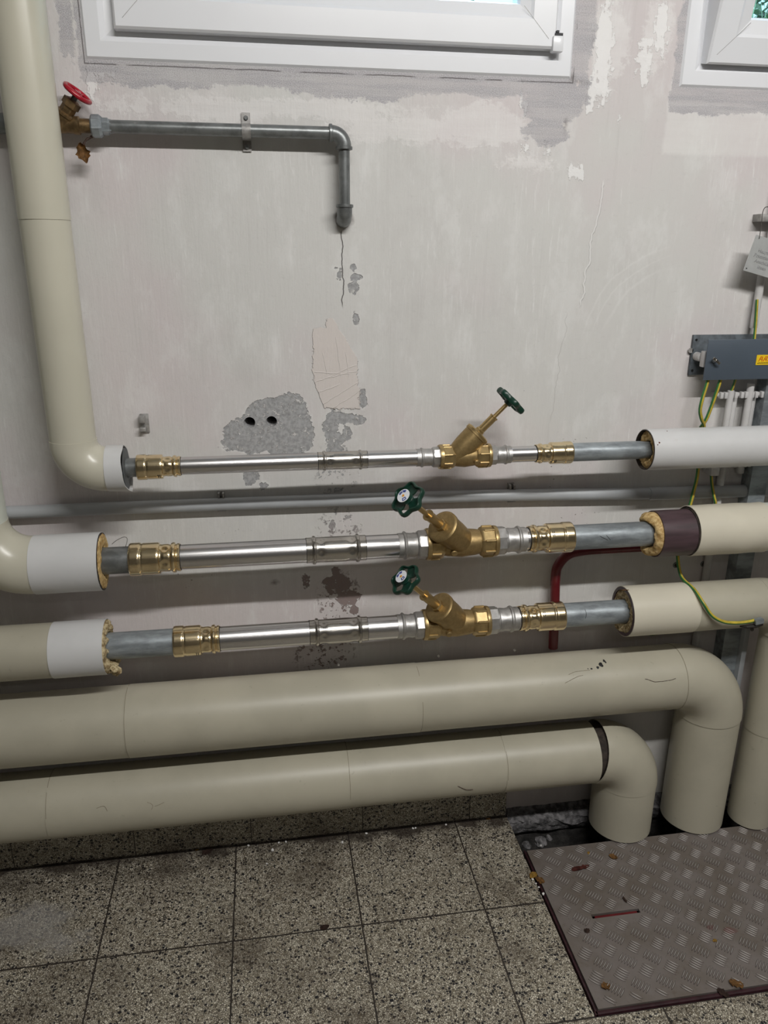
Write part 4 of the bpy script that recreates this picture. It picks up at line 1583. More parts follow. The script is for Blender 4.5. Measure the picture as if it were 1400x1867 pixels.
# red wheel valve
t = thing('stop_valve', 'old brass valve with a red handwheel, peeping out right of the riser', 'valve', (-0.335, YG, ZG))
bm = B()
lathe(bm, (-0.400, YG, ZG), (1, 0, 0), [(0, .0165), (.025, .0175), (.045, .0140), (.070, .0140), (.074, .0160), (.082, .0160), (.084, .0125), (.104, .0125)], 32)
ax = Vector((0.62, -0.18, 0.78)).normalized()
J = Vector((-0.355, YG, ZG))
lathe(bm, J, ax, [(0, .016), (.020, .0165), (.022, .0185), (.026, .0185), (.028, .0150)], 28)
obj('body', bm, 'old_brass', t)
bm = B()
lathe(bm, J + ax * .028, ax, [(0, .0135), (.012, .0135), (.0125, .0165), (.024, .0165), (.026, .010)], 6, phase=.4)
obj('gland_nut', bm, 'old_brass', t, angle=25)
bm = B()
lathe(bm, J + ax * .05, ax, [(0, .0055), (.02, .005)], 16)
obj('spindle', bm, 'wire_dark', t)
C = J + ax * .068
bm = B()
u = (Vector((0, 0, 1)) - ax * ax.z).normalized()
w = ax.cross(u)
n, m = 60, 10
rings = []
for i in range(n):
    a = 2 * math.pi * i / n
    e = u * math.cos(a) + w * math.sin(a)
    R0 = .0240 * (1 + .03 * math.cos(5 * a))
    rings.append([bm.verts.new(C + e * (R0 + .0042 * math.cos(2 * math.pi * k / m)) + ax * .0042 * math.sin(2 * math.pi * k / m)) for k in range(m)])
for i in range(n):
    for k in range(m):
        bm.faces.new((rings[i][k], rings[(i + 1) % n][k], rings[(i + 1) % n][(k + 1) % m], rings[i][(k + 1) % m]))
for q in range(4):
    a = math.pi / 2 * q
    e = u * math.cos(a) + w * math.sin(a)
    sweep(bm, [C - ax * .002, C + e * .012 - ax * .002, C + e * .022], [.004, .0032, .003], 8)
lathe(bm, C - ax * .006, ax, [(0, .006), (.009, .0065)], 16)
bmesh.ops.recalc_face_normals(bm, faces=bm.faces)
obj('handwheel', bm, 'red_wheel', t, angle=60)


# pipe clamp
def strap_clamp(x, z, y, r, label, hh=0.026):
    t = thing('pipe_clamp', label, 'clamp', (x, WALL, z))
    bm = B()
    wd = .0085
    pts = []
    for a in range(-90, 91, 15):
        pts.append((y - math.cos(a * D2R) * (r + .0015), z + math.sin(a * D2R) * (r + .0015)))
    pts = [(WALL - .004, z - r - hh + .012)] + [(WALL - .004, z - r - .003)] + pts + [(WALL - .004, z + r + .003)] + [(WALL - .004, z + r + hh - .010)]
    V = []
    for (yy, zz) in pts:
        V.append([bm.verts.new((x - wd, yy, zz)), bm.verts.new((x + wd, yy, zz)), bm.verts.new((x + wd, yy + .0018, zz)), bm.verts.new((x - wd, yy + .0018, zz))])
    for i in range(len(V) - 1):
        for q in range(4):
            q2 = (q + 1) % 4
            bm.faces.new((V[i][q], V[i][q2], V[i + 1][q2], V[i + 1][q]))
    bm.faces.new(V[0])
    bm.faces.new(list(reversed(V[-1])))
    bmesh.ops.recalc_face_normals(bm, faces=bm.faces)
    obj('strap', bm, 'clip', t)
    for s in (-1, 1):
        bm = B()
        zz = z + s * (r + hh * .42)
        lathe(bm, (x, WALL - .004, zz), (0, -1, 0), [(0, .0045), (.0025, .0042), (.0038, .003)], 16)
        box(bm, (x, WALL - .008, zz), (.006, .0006, .0010), Matrix.Rotation(.6, 3, 'Y'))
        obj('screw', bm, 'galv_dark', t)
    return t


strap_clamp(WY(449, 238, YG).x, ZG, YG, rg, 'grey strap clamp with two slotted screws on the thin wall pipe', 0.034)

# loose bracket on the wall
hk = WY(263, 773, 1.69)
t = thing('wall_bracket', 'small empty grey pipe bracket on the wall above the topmost line', 'bracket', (hk.x, WALL, hk.z - 0.02))
bm = B()
bx(bm, hk.x - .009, hk.x + .009, WALL - .004, WALL, hk.z - .021, hk.z + .021, .001)
obj('back_plate', bm, 'clip', t)
for s in (1, -1):
    bm = B()
    zz = hk.z + s * .011
    bx(bm, hk.x - .010, hk.x + .003, WALL - .018, WALL - .003, zz - .0045 * (1.7 if s > 0 else 1), zz + .0045 * (1.7 if s > 0 else 1), .0015)
    obj('jaw', bm, 'clip', t)

# dried leaf hanging on a cobweb below the union
def leaf(name, label, c, size, mat, tilt=(0, 0, 0), curl=0.3, group=None, asp=0.55, seed=1, free=None, notch=0.0):
    bm = B()
    nx_, ny_ = 10, 6
    rnd = random.Random(seed)
    g = []
    for i in range(nx_ + 1):
        row = []
        f = i / nx_
        wd = math.sin(math.pi * min(1, f * 0.96 + 0.03)) ** 0.7 * (1 + 0.38 * rnd.uniform(-1, 1))
        for j in range(ny_ + 1):
            s = j / ny_ * 2 - 1
            x = (f - .5) * size
            y = s * wd * size * asp * .5
            z = curl * size * (s * s * .25 + (f - .5) ** 2 * .4) + size * .025 * rnd.uniform(-1, 1)
            row.append(bm.verts.new((x, y, z)))
        g.append(row)
    for i in range(nx_):
        for j in range(ny_):
            bm.faces.new((g[i][j], g[i + 1][j], g[i + 1][j + 1], g[i][j + 1]))
    bmesh.ops.solidify(bm, geom=bm.faces[:], thickness=size * .02)
    from mathutils import Euler
    bm.transform(Matrix.Translation(c) @ Euler([q * D2R for q in tilt]).to_matrix().to_4x4())
    if free is None:
        mz = min(v.co.z for v in bm.verts)
        for v in bm.verts:
            v.co.z += c[2] - mz
    o = obj(name, bm, mat, angle=60)
    tag(o, label, 'leaf', group)
    return o


lf = WY(150, 280, 1.665)
leaf('dried_leaf', 'curled brown leaf hanging from a cobweb under the grey union', tuple(lf), 0.036, 'leaf', (80, 75, 10), 0.9, free=1, asp=.6, seed=3)
lw = WY(158, 255, 1.665)
bm = B()
sweep(bm, smooth_pts([Vector((-0.297, YG, ZG - .018)), lw, lf + Vector((.002, 0, .012))], 6), 0.0022, 6, rfun=wobble(.8, 2.0, 40))
tag(obj('cobweb_strand', bm, 'leaf_dark'), 'dirty cobweb strand holding the curled brown leaf', 'cobweb')

# ------------------------------------------------------------------ horizontal conduit
t = thing('conduit', 'thin grey plastic conduit running along the whole wall between the topmost and middle lines', 'conduit', (0, 1.683, 0.95))
cp = smooth_pts([(X0, 1.683, .958), (-0.6, 1.683, .958), (-0.2, 1.683, .957), (0.1, 1.683, .955), (0.5, 1.683, .950), (0.9, 1.683, .938), (0.935, 1.683, .937)], 8)
bm = B()
sweep(bm, cp, 0.0142, 28)
obj('tube', bm, 'conduit', t)
bm = B()
sweep(bm, [(0.930, 1.682, .937), (0.934, 1.682, .937), (1.3, 1.682, .932), (X1, 1.682, .930)], [.0150, .0162, .0160, .0160], 28)
obj('tube', bm, 'conduit', t)


def conduit_clip(px, py, x, z, label):
    t = thing('conduit_clip', label, 'clip', (x, WALL, z), 'conduit clips on the wall')
    bm = B()
    for dx in (-.005, .005):
        bx(bm, x + dx - .0022, x + dx + .0022, WALL - .018, WALL, z + .012, z + .026, .0008)
    bx(bm, x - .008, x + .008, WALL - .004, WALL, z + .010, z + .028, .0008)
    obj('jaw', bm, 'clip', t)
    bm = B()
    bx(bm, x - .010, x + .010, WALL - .018, WALL - .001, z - .0175, z - .0150, .0006)
    obj('base', bm, 'white_paint', t)


conduit_clip(403, 910, -0.104, .956, 'left one of the two small clips on the grey conduit')
conduit_clip(935, 893, 0.579, .947, 'right one of the two small clips on the grey conduit')

# ------------------------------------------------------------------ maroon pipe behind the lines
t = thing('maroon_pipe', 'dark red pipe rising behind the right brass adapters and bending right', 'pipe', (.702, 1.664, .53))
bm = B()
pts = smooth_pts([(.709, 1.668, .535), (.706, 1.668, .62), (.700, 1.668, .735), (.706, 1.668, .768), (.728, 1.668, .792), (.762, 1.668, .800), (.82, 1.668, .802), (.95, 1.668, .802)], 8)
sweep(bm, pts, 0.0122, 24)
obj('tube', bm, 'maroon', t)

# ------------------------------------------------------------------ electrical things at the right
t = thing('junction_plate', 'dark grey equipotential bonding rail with cover plate and yellow sticker at the right edge', 'electrical box', (1.2, WALL, 1.22))
bm = B()
bx(bm, 1.000, 1.46, WALL - .008, WALL, 1.226, 1.319, .001)
obj('back_plate', bm, 'box_back', t)
bm = B()
bx(bm, 1.0055, 1.455, 1.638, 1.6405, 1.222, 1.314, .0008)
cv = obj('cover', bm, 'box_grey', t)
bm = B()
st = WY(1380, 648, 1.637)
bx(bm, st.x, st.x + .0455, 1.6368, 1.6380, st.z - .022, st.z + .001, .0003)
sk = obj('sticker', bm, 'sticker_yellow', cv, flat=True)
sk['label'] = 'yellow sticker with red lettering'
bm = B()
# slanting block letters A R K, outlined, then a fine text line
lx = st.x + .006
zt, zb2 = st.z - .0035, st.z - .0135
yb_ = 1.6366


def stroke(bm, x0, z0, x1, z1, wd=.0015):
    L = math.hypot(x1 - x0, z1 - z0)
    a = math.atan2(z1 - z0, x1 - x0)
    box(bm, ((x0 + x1) / 2, yb_, (z0 + z1) / 2), (L + wd * .6, .0006, wd), Matrix.Rotation(-a, 3, 'Y'))


for ch in range(3):
    o0 = lx + ch * .0115
    stroke(bm, o0, zb2, o0 + .0045, zt)
    if ch % 3 == 0:
        stroke(bm, o0 + .0045, zt, o0 + .0085, zt)
        stroke(bm, o0 + .0085, zt, o0 + .0080, zb2)
        stroke(bm, o0 + .003, (zt + zb2) / 2, o0 + .008, (zt + zb2) / 2)
    elif ch % 3 == 1:
        stroke(bm, o0 + .0045, zt, o0 + .0095, zt)
        stroke(bm, o0 + .0095, zt, o0 + .0082, (zt + zb2) / 2)
        stroke(bm, o0 + .0028, (zt + zb2) / 2, o0 + .0082, (zt + zb2) / 2)
        stroke(bm, o0 + .006, (zt + zb2) / 2, o0 + .0078, zb2)
    else:
        stroke(bm, o0 + .0105, zt, o0 + .0025, (zt + zb2) / 2)
        stroke(bm, o0 + .0025, (zt + zb2) / 2, o0 + .0075, zb2)
obj('sticker_letters', bm, 'sticker_red', sk, flat=True)
bm = B()
for q in range(13):
    stroke(bm, lx - .002 + q * .003, st.z - .0178, lx + .0002 + q * .003, st.z - .0176 + .0005 * (q % 2), .0012)
obj('sticker_small_print', bm, 'black', sk, flat=True)
wg = WY(1302, 657, 1.636)
bm = B()
lathe(bm, (wg.x, 1.637, wg.z), (0, -1, 0), [(0, .006), (.004, .0058), (.010, .0035), (.013, .003)], 16)
for s in (-1, 1):
    box(bm, (wg.x + s * .005, 1.626, wg.z - s * .004), (.010, .002, .006), Matrix.Rotation(.65, 3, 'Y'), .0008)
obj('wing_screw', bm, 'steel_fit', t)
ins = WY(1281, 650, 1.665)
bm = B()
lathe(bm, (1.013, WALL - .006, 1.270), (0, -1, 0), [(0, .010), (.025, .010), (.027, .008)], 20)
bx(bm, 1.006, 1.024, 1.648, 1.664, 1.250, 1.286, .002)
obj('insulator', bm, 'white_paint', t)
bm = B()
bx(bm, 1.02, 1.44, 1.652, 1.656, 1.262, 1.274)
obj('busbar', bm, 'galv', t)
for zz in (1.308, 1.2365):
    bm = B()
    lathe(bm, (1.0075, WALL - .008, zz), (0, -1, 0), [(0, .003), (.0015, .0026)], 12)
    obj('screw', bm, 'black', t)
bm = B()
lathe(bm, (.998, WALL - .004, 1.283), (0, -1, 0), [(0, .006), (.004, .0055)], 14)
obj('wall_screw', bm, 'clip', t)


def cable(name, label, pts, r=.0032, group='green and yellow earthing wires'):
    bm = B()
    sweep(bm, smooth_pts(pts, 8), r, 12, matidx=lambda k, s: 1 if k % 6 in (1, 2, 3) else 0)
    o = obj(name, bm, ['yellow', 'cable_green'], angle=60)
    tag(o, label, 'cable', group)
    return o


STR = (2, 3, 4)
cable('earth_wire', 'green yellow wire looping left under the grey bonding cover, behind the topmost pipe',
      [(1.030, 1.652, 1.245), (1.024, 1.650, 1.212), (1.017, 1.648, 1.18), (1.016, 1.650, 1.150), (1.026, 1.655, 1.127), (1.045, 1.672, 1.108), (1.052, 1.684, 1.08), (1.050, 1.684, 1.02)], .0042)
STR = (8, 9, 10)
cable('earth_wire', 'long green yellow wire running behind two pipes to the clip on the lower cream pipe',
      [(1.062, 1.652, 1.245), (1.056, 1.653, 1.205), (1.046, 1.664, 1.13), (1.040, 1.684, 1.08), (1.040, 1.662, 1.00), (1.032, 1.655, .945), (1.024, 1.652, .90), (1.010, 1.648, .82), (1.006, 1.645, .79),
       (1.004, 1.612, .742), (1.006, 1.553, .732), (1.012, 1.516, .712), (1.032, 1.5075, .684), (1.060, 1.5045, .667), (1.094, 1.505, .660), (1.128, 1.5055, .660), (1.146, 1.507, .662)], .0043)
STR = (2, 3, 4)
cable('earth_wire', 'short green yellow wire end above the right of the grey bonding cover',
      [(1.133, 1.672, 1.40), (1.136, 1.668, 1.350), (1.136, 1.662, 1.30), (1.136, 1.656, 1.27)], .0033)
cable('earth_wire', 'short green yellow wire dropping from the cover into the thin left conduit',
      [(1.100, 1.655, 1.25), (1.101, 1.660, 1.215), (1.101, 1.670, 1.185), (1.101, 1.673, 1.16)], .0034)
cable('earth_wire', 'green yellow wire under the white clamp below the topmost light grey insulated pipe',
      [(1.082, 1.672, .99), (1.083, 1.664, .965), (1.087, 1.654, .935), (1.094, 1.652, .912), (1.10, 1.66, .88)], .0036)
cable('earth_wire', 'dark wire curl showing under the lowest right cream pipe against the wall',
      [(.90, 1.672, .555), (.94, 1.668, .560), (.985, 1.668, .552), (1.03, 1.672, .565), (1.05, 1.678, .60)], .0030)

# pipe earthing clip on the lower right cream pipe
t = thing('earthing_clip', 'dark metal clip holding the green yellow wire end on the lower right cream pipe', 'clip', (1.15, 1.51, .65))
cl = Vector((1.150, 1.5065, .6585))
bm = B()
sweep(bm, [(1.118, 1.517, .643), (1.130, 1.509, .645), (1.150, 1.506, .6475), (1.168, 1.507, .652)], [.002, .0045, .006, .006], 8)
obj('base', bm, 'wire_dark', t, angle=25)
bm = B()
R3 = Matrix.Rotation(-12 * D2R, 3, 'Y')
box(bm, (1.155, 1.503, .6615), (.022, .014, .013), R3, .002)
obj('saddle', bm, 'galv', t)
bm = B()
lathe(bm, (1.148, 1.512, .640), (0, -.2, -1), [(0, .004), (.006, .004), (.009, .0025)], 8)
obj('screw', bm, 'wire_dark', t)


# rails with clamps and the white conduits
def comb_rail(z, x0, x1, label, y=1.678):
    t = thing('clamp_rail', label, 'rail', (x0, WALL, z))
    bm = B()
    bx(bm, x0, x1, y - .004, WALL, z - .004, z + .004, .0008)
    obj('rail', bm, 'white_paint', t)
    bm = B()
    x = x0 + .004
    k = 0
    while x < x1 - .01:
        bx(bm, x, x + .008, y - .012, y, z - .008, z + .007, .0015)
        x += .0155 if k % 2 else .011
        k += 1
    obj('clamp_teeth', bm, 'white_paint', t)
    return t


comb_rail(1.180, 1.070, 1.330, 'white painted comb rail holding thin conduits under the grey bonding cover')
comb_rail(1.008, 1.055, 1.330, 'white painted comb rail just under the topmost light grey insulated pipe')


def vconduit(x, z0, z1, y, r, label, m='white_paint'):
    bm = B()
    lathe(bm, (x, y, z0), (0, 0, 1), [(0, r), (z1 - z0, r), (z1 - z0, r * .7)], 20)
    o = obj('vertical_conduit', bm, m, loc=(x, y, z0))
    tag(o, label, 'conduit')
    return o


vconduit(1.102, 1.02, 1.191, 1.672, .0078, 'left thin white conduit stub below the grey bonding cover')
vconduit(1.152, 1.02, 1.206, 1.672, .0085, 'white conduit stub below the yellow sticker, next right of the first')
vconduit(1.122, .50, 1.17, 1.6885, .0098, 'wall coloured vertical conduit behind the insulated pipes, left of the grey strut')
vconduit(1.170, .98, 1.17, 1.6885, .0105, 'wide wall coloured conduit between the white stubs and the grey strut')
vconduit(1.141, 1.335, 1.455, 1.681, .0088, 'thin white conduit under the hanging tin tag')
vconduit(1.152, 1.50, 2.2, 1.681, .0110, 'wider white conduit rising behind the wire of the hanging tag')

bm = B()
bx(bm, 1.072, 1.094, 1.655, 1.695, .984, 1.004, .002)
tag(obj('wire_clamp', bm, 'white_paint'), 'white square clamp block under the topmost right insulated pipe', 'clamp')

# slotted steel strut
t = thing('steel_strut', 'galvanised vertical channel strut on the wall behind the right insulated pipes', 'strut', (1.21, WALL, .35))
sx0, sx1 = 1.186, 1.232
bm = B()
pts2 = [(sx0, WALL - .001), (sx0, 1.662), (sx1, 1.662), (sx1, WALL - .001), (sx1 - .002, WALL - .001), (sx1 - .002, 1.664), (sx0 + .002, 1.664), (sx0 + .002, WALL - .001)]
lo = [bm.verts.new((a, b, .30)) for a, b in pts2]
hi = [bm.verts.new((a, b, 1.22)) for a, b in pts2]
for i in range(8):
    j = (i + 1) % 8
    bm.faces.new((lo[i], lo[j], hi[j], hi[i]))
bm.faces.new(lo)
bm.faces.new(list(reversed(hi)))
bmesh.ops.recalc_face_normals(bm, faces=bm.faces)
obj('channel', bm, 'galv', t, flat=True)
bm = B()
bx(bm, 1.2325, 1.246, 1.646, 1.648, .30, .62)
bx(bm, 1.2325, 1.2345, 1.648, 1.699, .30, .62)
fl = obj('angle_bar', bm, 'conduit', t, flat=True)
fl['label'] = 'light grey angle bar'
bm = B()
k = 0
z = .34
while z < 1.2:
    bx(bm, 1.203, 1.215, 1.6615, 1.6625, z, z + .022, 0)
    z += .045
bm.free()

# screw heads with washers in the wall
for (px, py, lb) in ((1232, 1030, 'left one of two dark screw heads in the wall under the brown wrap'), (1282, 1028, 'right one of two dark screw heads in the wall under the cream jacket')):
    c = WY(px, py, WALL)
    t = thing('wall_screw', lb, 'screw', (c.x, WALL, c.z))
    bm = B()
    lathe(bm, (c.x, WALL + .001, c.z), (0, -1, 0), [(0, .0085), (.0022, .0082), (.003, .0065)], 20)
    obj('washer', bm, 'galv_dark', t)
    bm = B()
    lathe(bm, (c.x, WALL - .002, c.z), (0, -1, 0), [(0, .0048), (.003, .0042), (.0035, .0025)], 14)
    obj('screw_head', bm, 'wire_dark', t)

# bracket and hanging tag at the right edge
t = thing('pipe_bracket', 'small grey bracket on the wall that the tag wire hangs over', 'bracket', (1.13, WALL, 1.56))
bm = B()
a = WY(1388, 390, 1.675)
bx(bm, a.x - .004, a.x + .06, 1.668, WALL, a.z - .016, a.z, .001)
obj('angle', bm, 'clip', t)
bm = B()
lathe(bm, (a.x + .03, 1.668, a.z - .008), (0, -1, 0), [(0, .006), (.003, .005)], 12)
obj('screw', bm, 'galv_dark', t)

t = thing('hanging_tag', 'grey tin tag with embossed lettering hanging askew on a wire at the right edge', 'tag', (1.13, 1.64, 1.45))
P1, P2 = WY(1382, 429, 1.645), WY(1354.5, 493, 1.645)
Pz = WY(1400, 506.5, 1.645)
ex = (Pz - P2).normalized()
ez = (P1 - P2).normalized()
ez = (ez - ex * ez.dot(ex)).normalized()
ey = ez.cross(ex)
Wt, Ht = .125, (P1 - P2).length
M3 = Matrix((ex, ey, ez)).transposed()
bm = B()
box(bm, P2 + ex * Wt / 2 + ez * Ht / 2, (Wt, .0012, Ht), M3, .0004)
pl = obj('plate', bm, 'tag', t, flat=True)


def tagtext(rows):
    """embossed German warning text rows, as real letters"""
    out = B()
    for body, dx, dz, size in rows:
        cu = bpy.data.curves.new('txt', 'FONT')
        cu.body = body
        cu.size = size
        cu.extrude = .0003
        to = bpy.data.objects.new('txt', cu)
        COL.objects.link(to)
        bpy.context.view_layer.update()
        me = bpy.data.meshes.new_from_object(to.evaluated_get(bpy.context.evaluated_depsgraph_get()))
        tmp = B()
        tmp.from_mesh(me)
        # text lies in xy; raise it onto the tag plane
        n = -ey if (-ey).y < 0 else ey
        Mx = Matrix((ex, ez, ex.cross(ez))).transposed().to_4x4()
        front = ex.cross(ez)
        Mx.translation = P2 + ex * dx + ez * dz + (front if front.y < 0 else -front) * .0010
        tmp.transform(Mx)
        me2 = bpy.data.meshes.new('t')
        tmp.to_mesh(me2)
        tmp.free()
        out.from_mesh(me2)
        bpy.data.objects.remove(to)
        bpy.data.curves.remove(cu)
    return out


obj('embossed_letters', tagtext([('Achtung', .040, .058, .0105), ('Hauptschalter', .018, .045, .0105), ('Potentialausgleich', .012, .034, .0105),
                                 ('Anschlüsse nicht', .018, .023, .0105), ('lösen', .030, .012, .0105)]), 'tag_text', pl, flat=True)
bm = B()
lathe(bm, P2 + ex * .006 + ez * .006 - ey * .0001 + Vector((0, -.0007, 0)), (0, -1, 0), [(0, .0014), (.0004, .0014)], 12)
obj('hole_rim', bm, 'black', pl, flat=True)
bm = B()
w0 = P1 + ex * .004 - ez * .006 + Vector((0, -.002, 0))
sweep(bm, smooth_pts([w0, WY(1388, 410, 1.650), WY(1391, 385, 1.655), WY(1400, 377, 1.66), WY(1425, 385, 1.66), WY(1438, 440, 1.646)], 6), .0009, 8)
obj('hanging_wire', bm, 'wire_dark', t)

# fine stray wires / hairs near the pipes
bm = B()
sweep(bm, smooth_pts([WY(204, 992, 1.56), WY(213, 985, 1.55), WY(226, 979, 1.55), WY(232, 983, 1.55), WY(229, 997, 1.556)], 6), .0005, 6)
tag(obj('binding_wire', bm, 'wire_dark'), 'thin bent binding wire sticking out of the middle foam end', 'wire')

# ------------------------------------------------------------------ tread plate
t = thing('tread_plate', 'dirty aluminium tread plate covering the floor pit at the bottom right', 'floor plate', (0.63, 1.09, 0))
bm = B()
px0, px1, py0, py1 = 0.634, 1.540, 1.096, 1.548
slot = (0.717, 0.838, 1.3150, 1.3270)
for (a, b, c, d) in ((px0, slot[0], py0, py1), (slot[1], px1, py0, py1), (slot[0], slot[1], py0, slot[2]), (slot[0], slot[1], slot[3], py1)):
    bx(bm, a, b, c, d, -.003, .0040)


def tear(bm, cx, cy, ang):
    """one raised lens of the tread"""
    L, Wd, H = .0158, .0023, .0024
    n = 7
    ca, sa = math.cos(ang), math.sin(ang)

    def T(u_, v_, h):
        return bm.verts.new((cx + u_ * ca - v_ * sa, cy + u_ * sa + v_ * ca, .0040 + h))
    L0 = [T(-L + 2 * L * i / n, Wd * math.sin(math.pi * i / n) ** .7 if 0 < i < n else 0, -.0002) for i in range(n + 1)]
    R0 = [T(-L + 2 * L * i / n, -Wd * math.sin(math.pi * i / n) ** .7 if 0 < i < n else 0, -.0002) for i in range(n + 1)]
    C0 = [T(-L * .93 + 2 * L * .93 * i / n, 0, H * (math.sin(math.pi * i / n) ** .5 if 0 < i < n else 0)) for i in range(n + 1)]
    for i in range(n):
        bm.faces.new((L0[i], C0[i], C0[i + 1], L0[i + 1]))
        bm.faces.new((R0[i], R0[i + 1], C0[i + 1], C0[i]))


i0 = -6
for i in range(-6, 16):
    for j in range(-5, 9):
        for s in (0, 1):
            gx = .865 + .0585 * i + (.0292 if s else 0)
            gy = 1.257 + .0612 * j + (.0306 if s else 0)
            ang = -45 * D2R if s else 45 * D2R
            px_, py_ = -math.sin(ang), math.cos(ang)
            for q in ((-2.5, -1.5, -.5, .5, 1.5, 2.5) if s == 0 else (-2, -1, 0, 1, 2)):
                x = gx + px_ * q * .0064
                y = gy + py_ * q * .0064
                if px0 + .010 < x < px1 - .01 and py0 + .010 < y < py1 - .010 and not (slot[0] - .012 < x < slot[1] + .012 and slot[2] - .012 < y < slot[3] + .012):
                    tear(bm, x, y, ang)
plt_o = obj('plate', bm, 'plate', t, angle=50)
bm = B()
bx(bm, slot[0] + .007, slot[1] - .007, slot[2] + .0015, slot[2] + .0075, -.003, .0030, .001)
hh = obj('lifting_bar', bm, 'maroon', t)
hh['label'] = 'dark red bar in the lifting slot'
bm = B()
for a, b, c, d in ((px0 - .0080, px0 - .0040, py0 - .0105, py1 + .002), (px0 - .0105, px1, py0 - .0105, py0 - .0030)):
    bx(bm, a, b, c, d, -.045, .0035, .0006)
o = obj('edge_frame', bm, 'frame_maroon', t)
o['label'] = 'maroon angle iron frame'
bm = B()
bx(bm, px0 - .0035, px0 + .03, py0 - .003, py1 + .002, -.045, -.0030, 0)
bx(bm, px0, px1, py0 - .003, py0 + .03, -.045, -.0030, 0)
obj('bearing_flange', bm, 'frame_maroon', t, flat=True)

# ------------------------------------------------------------------ leaves and crumbs
PLZ = .0046
for (px, py, sz, mat, tilt, lb, z) in (
    (972, 1596, .022, 'leaf_yellow', (0, 0, 40), 'yellowish leaf scrap on the left edge of the tread plate', .004),
    (984, 1606, .022, 'leaf', (0, 12, -30), 'brown leaf scrap just below the yellowish one at the plate edge', .004),
    (1058, 1583, .048, 'rust', (0, 0, 8), 'long dark red paint flake on the upper left of the tread plate', PLZ),
    (1118, 1563, .020, 'leaf', (0, 10, -25), 'brown leaf scrap near the back edge of the tread plate', PLZ),
    (1073, 1555, .009, 'leaf_yellow', (0, 0, 60), 'tiny yellow leaf crumb at the back left of the tread plate', PLZ),
    (1303, 1715, .010, 'leaf_yellow', (0, 0, 20), 'tiny orange leaf crumb in the middle of the tread plate', PLZ),
    (1342, 1795, .026, 'leaf', (0, 8, -20), 'brown leaf near the front edge of the tread plate', PLZ),
    (1318, 1811, .022, 'leaf_dark', (0, 5, -50), 'darker leaf on the front frame of the tread plate', .004),
    (1104, 1799, .020, 'leaf', (0, 10, 15), 'brown leaf scrap near the front left corner of the tread plate', PLZ),
    (1138, 1640, .020, 'leaf_dark', (0, 0, 95), 'narrow dark leaf sliver above the lifting slot', PLZ),
    (1070, 1697, .014, 'leaf_dark', (0, 0, 30), 'small dark leaf scrap below the left end of the lifting slot', PLZ),
    (258, 1551, .022, 'leaf', (0, 0, 10), 'brown leaf on the floor by the skirting, left of centre', 0),
    (357, 1548, .016, 'leaf_yellow', (0, 10, -20), 'yellowish leaf scrap by the skirting, beside the dark leaf', 0),
    (378, 1553, .026, 'leaf_dark', (0, 0, 30), 'large dark leaf by the skirting, left of centre', 0),
    (890, 1492, .014, 'leaf', (0, 0, 10), 'brown leaf scrap on the floor at the right end of the skirting', 0),
    (592, 1691, .020, 'leaf_dark', (0, 0, 20), 'dark scrap on the tile joint in the middle of the floor', 0),
):
    c = WZ(px, py, z)
    leaf('dried_leaf' if mat != 'rust' else 'paint_flake', lb, (c.x, c.y, z), sz * (1.1 if mat == 'rust' else 1.15), mat, tilt, .06 if mat == 'rust' else .14, asp=.30 if mat == 'rust' or 'sliver' in lb else .75, seed=px,
         group='leaf scraps on floor and plate')

crumbs = [(521, 1536), (508, 1521), (453, 1539), (666, 1514), (624, 1537), (752, 1508), (757, 1509), (812, 1502), (486, 1576), (971, 1605), (977, 1612), (982, 1619), (990, 1631), (497, 1552), (668, 1516), (986, 1543)]
for k, (px, py) in enumerate(crumbs):
    z = .004 if 968 < px < 992 and py > 1600 else 0.0
    c = WZ(px, py, z)
    if c.y > 1.68:
        c.y = 1.676
    bm = B()
    bmesh.ops.create_icosphere(bm, subdivisions=2, radius=.0022 + .0016 * random.random())
    for v in bm.verts:
        v.co *= 1 + .6 * mnoise.noise(v.co * 300 + Vector((k, k, 0)))
    mz = min(v.co.z for v in bm.verts)
    for v in bm.verts:
        v.co += Vector((c.x, c.y, z - mz))
    o = obj('plaster_crumb', bm, 'crumb', flat=True)
    side_ = ('at the plate edge' if 960 < px else 'by the skirting, left part' if px < 530 else 'by the skirting, middle part' if px < 700 else 'by the skirting, right part')
    tag(o, 'tiny white plaster crumb lying %s' % side_, 'crumb',
        'white crumbs at the plate edge' if 960 < px else 'white crumbs along the skirting')

# leaf stuck on the lower right cream pipe, black scorch on the heavy pipe are thin marks of their own
c = WY(1140, 1077, Y3 - .030)
bm = B()
bm.free()


def on_tube(px, py, y, z, r):
    """point of a tube along x (centre y,z radius r) seen at pixel px,py"""
    d = RM @ Vector(((px - 700) / FPX, 1, -(py - 933.5) / FPX))
    o = Vector((0, 0, CAM_H))
    A = d.y ** 2 + d.z ** 2
    Bq = 2 * (d.y * (o.y - y) + d.z * (o.z - z))
    Cq = (o.y - y) ** 2 + (o.z - z) ** 2 - r * r
    D = max(0, Bq * Bq - 4 * A * Cq)
    return o + d * ((-Bq - math.sqrt(D)) / (2 * A))


c = on_tube(1140, 1077, Y3, Z3, rc + .0015)
n = Vector((0, c.y - Y3, c.z - Z3)).normalized()
leaf('dried_leaf', 'small brown leaf stuck on the left end of the lower right cream pipe', tuple(c + n * .0015), .018, 'leaf', (math.degrees(math.atan2(-n.y, n.z)) * -1, 0, 0), .15, free=1, asp=.55, seed=8,
     group='leaf scraps on floor and plate')

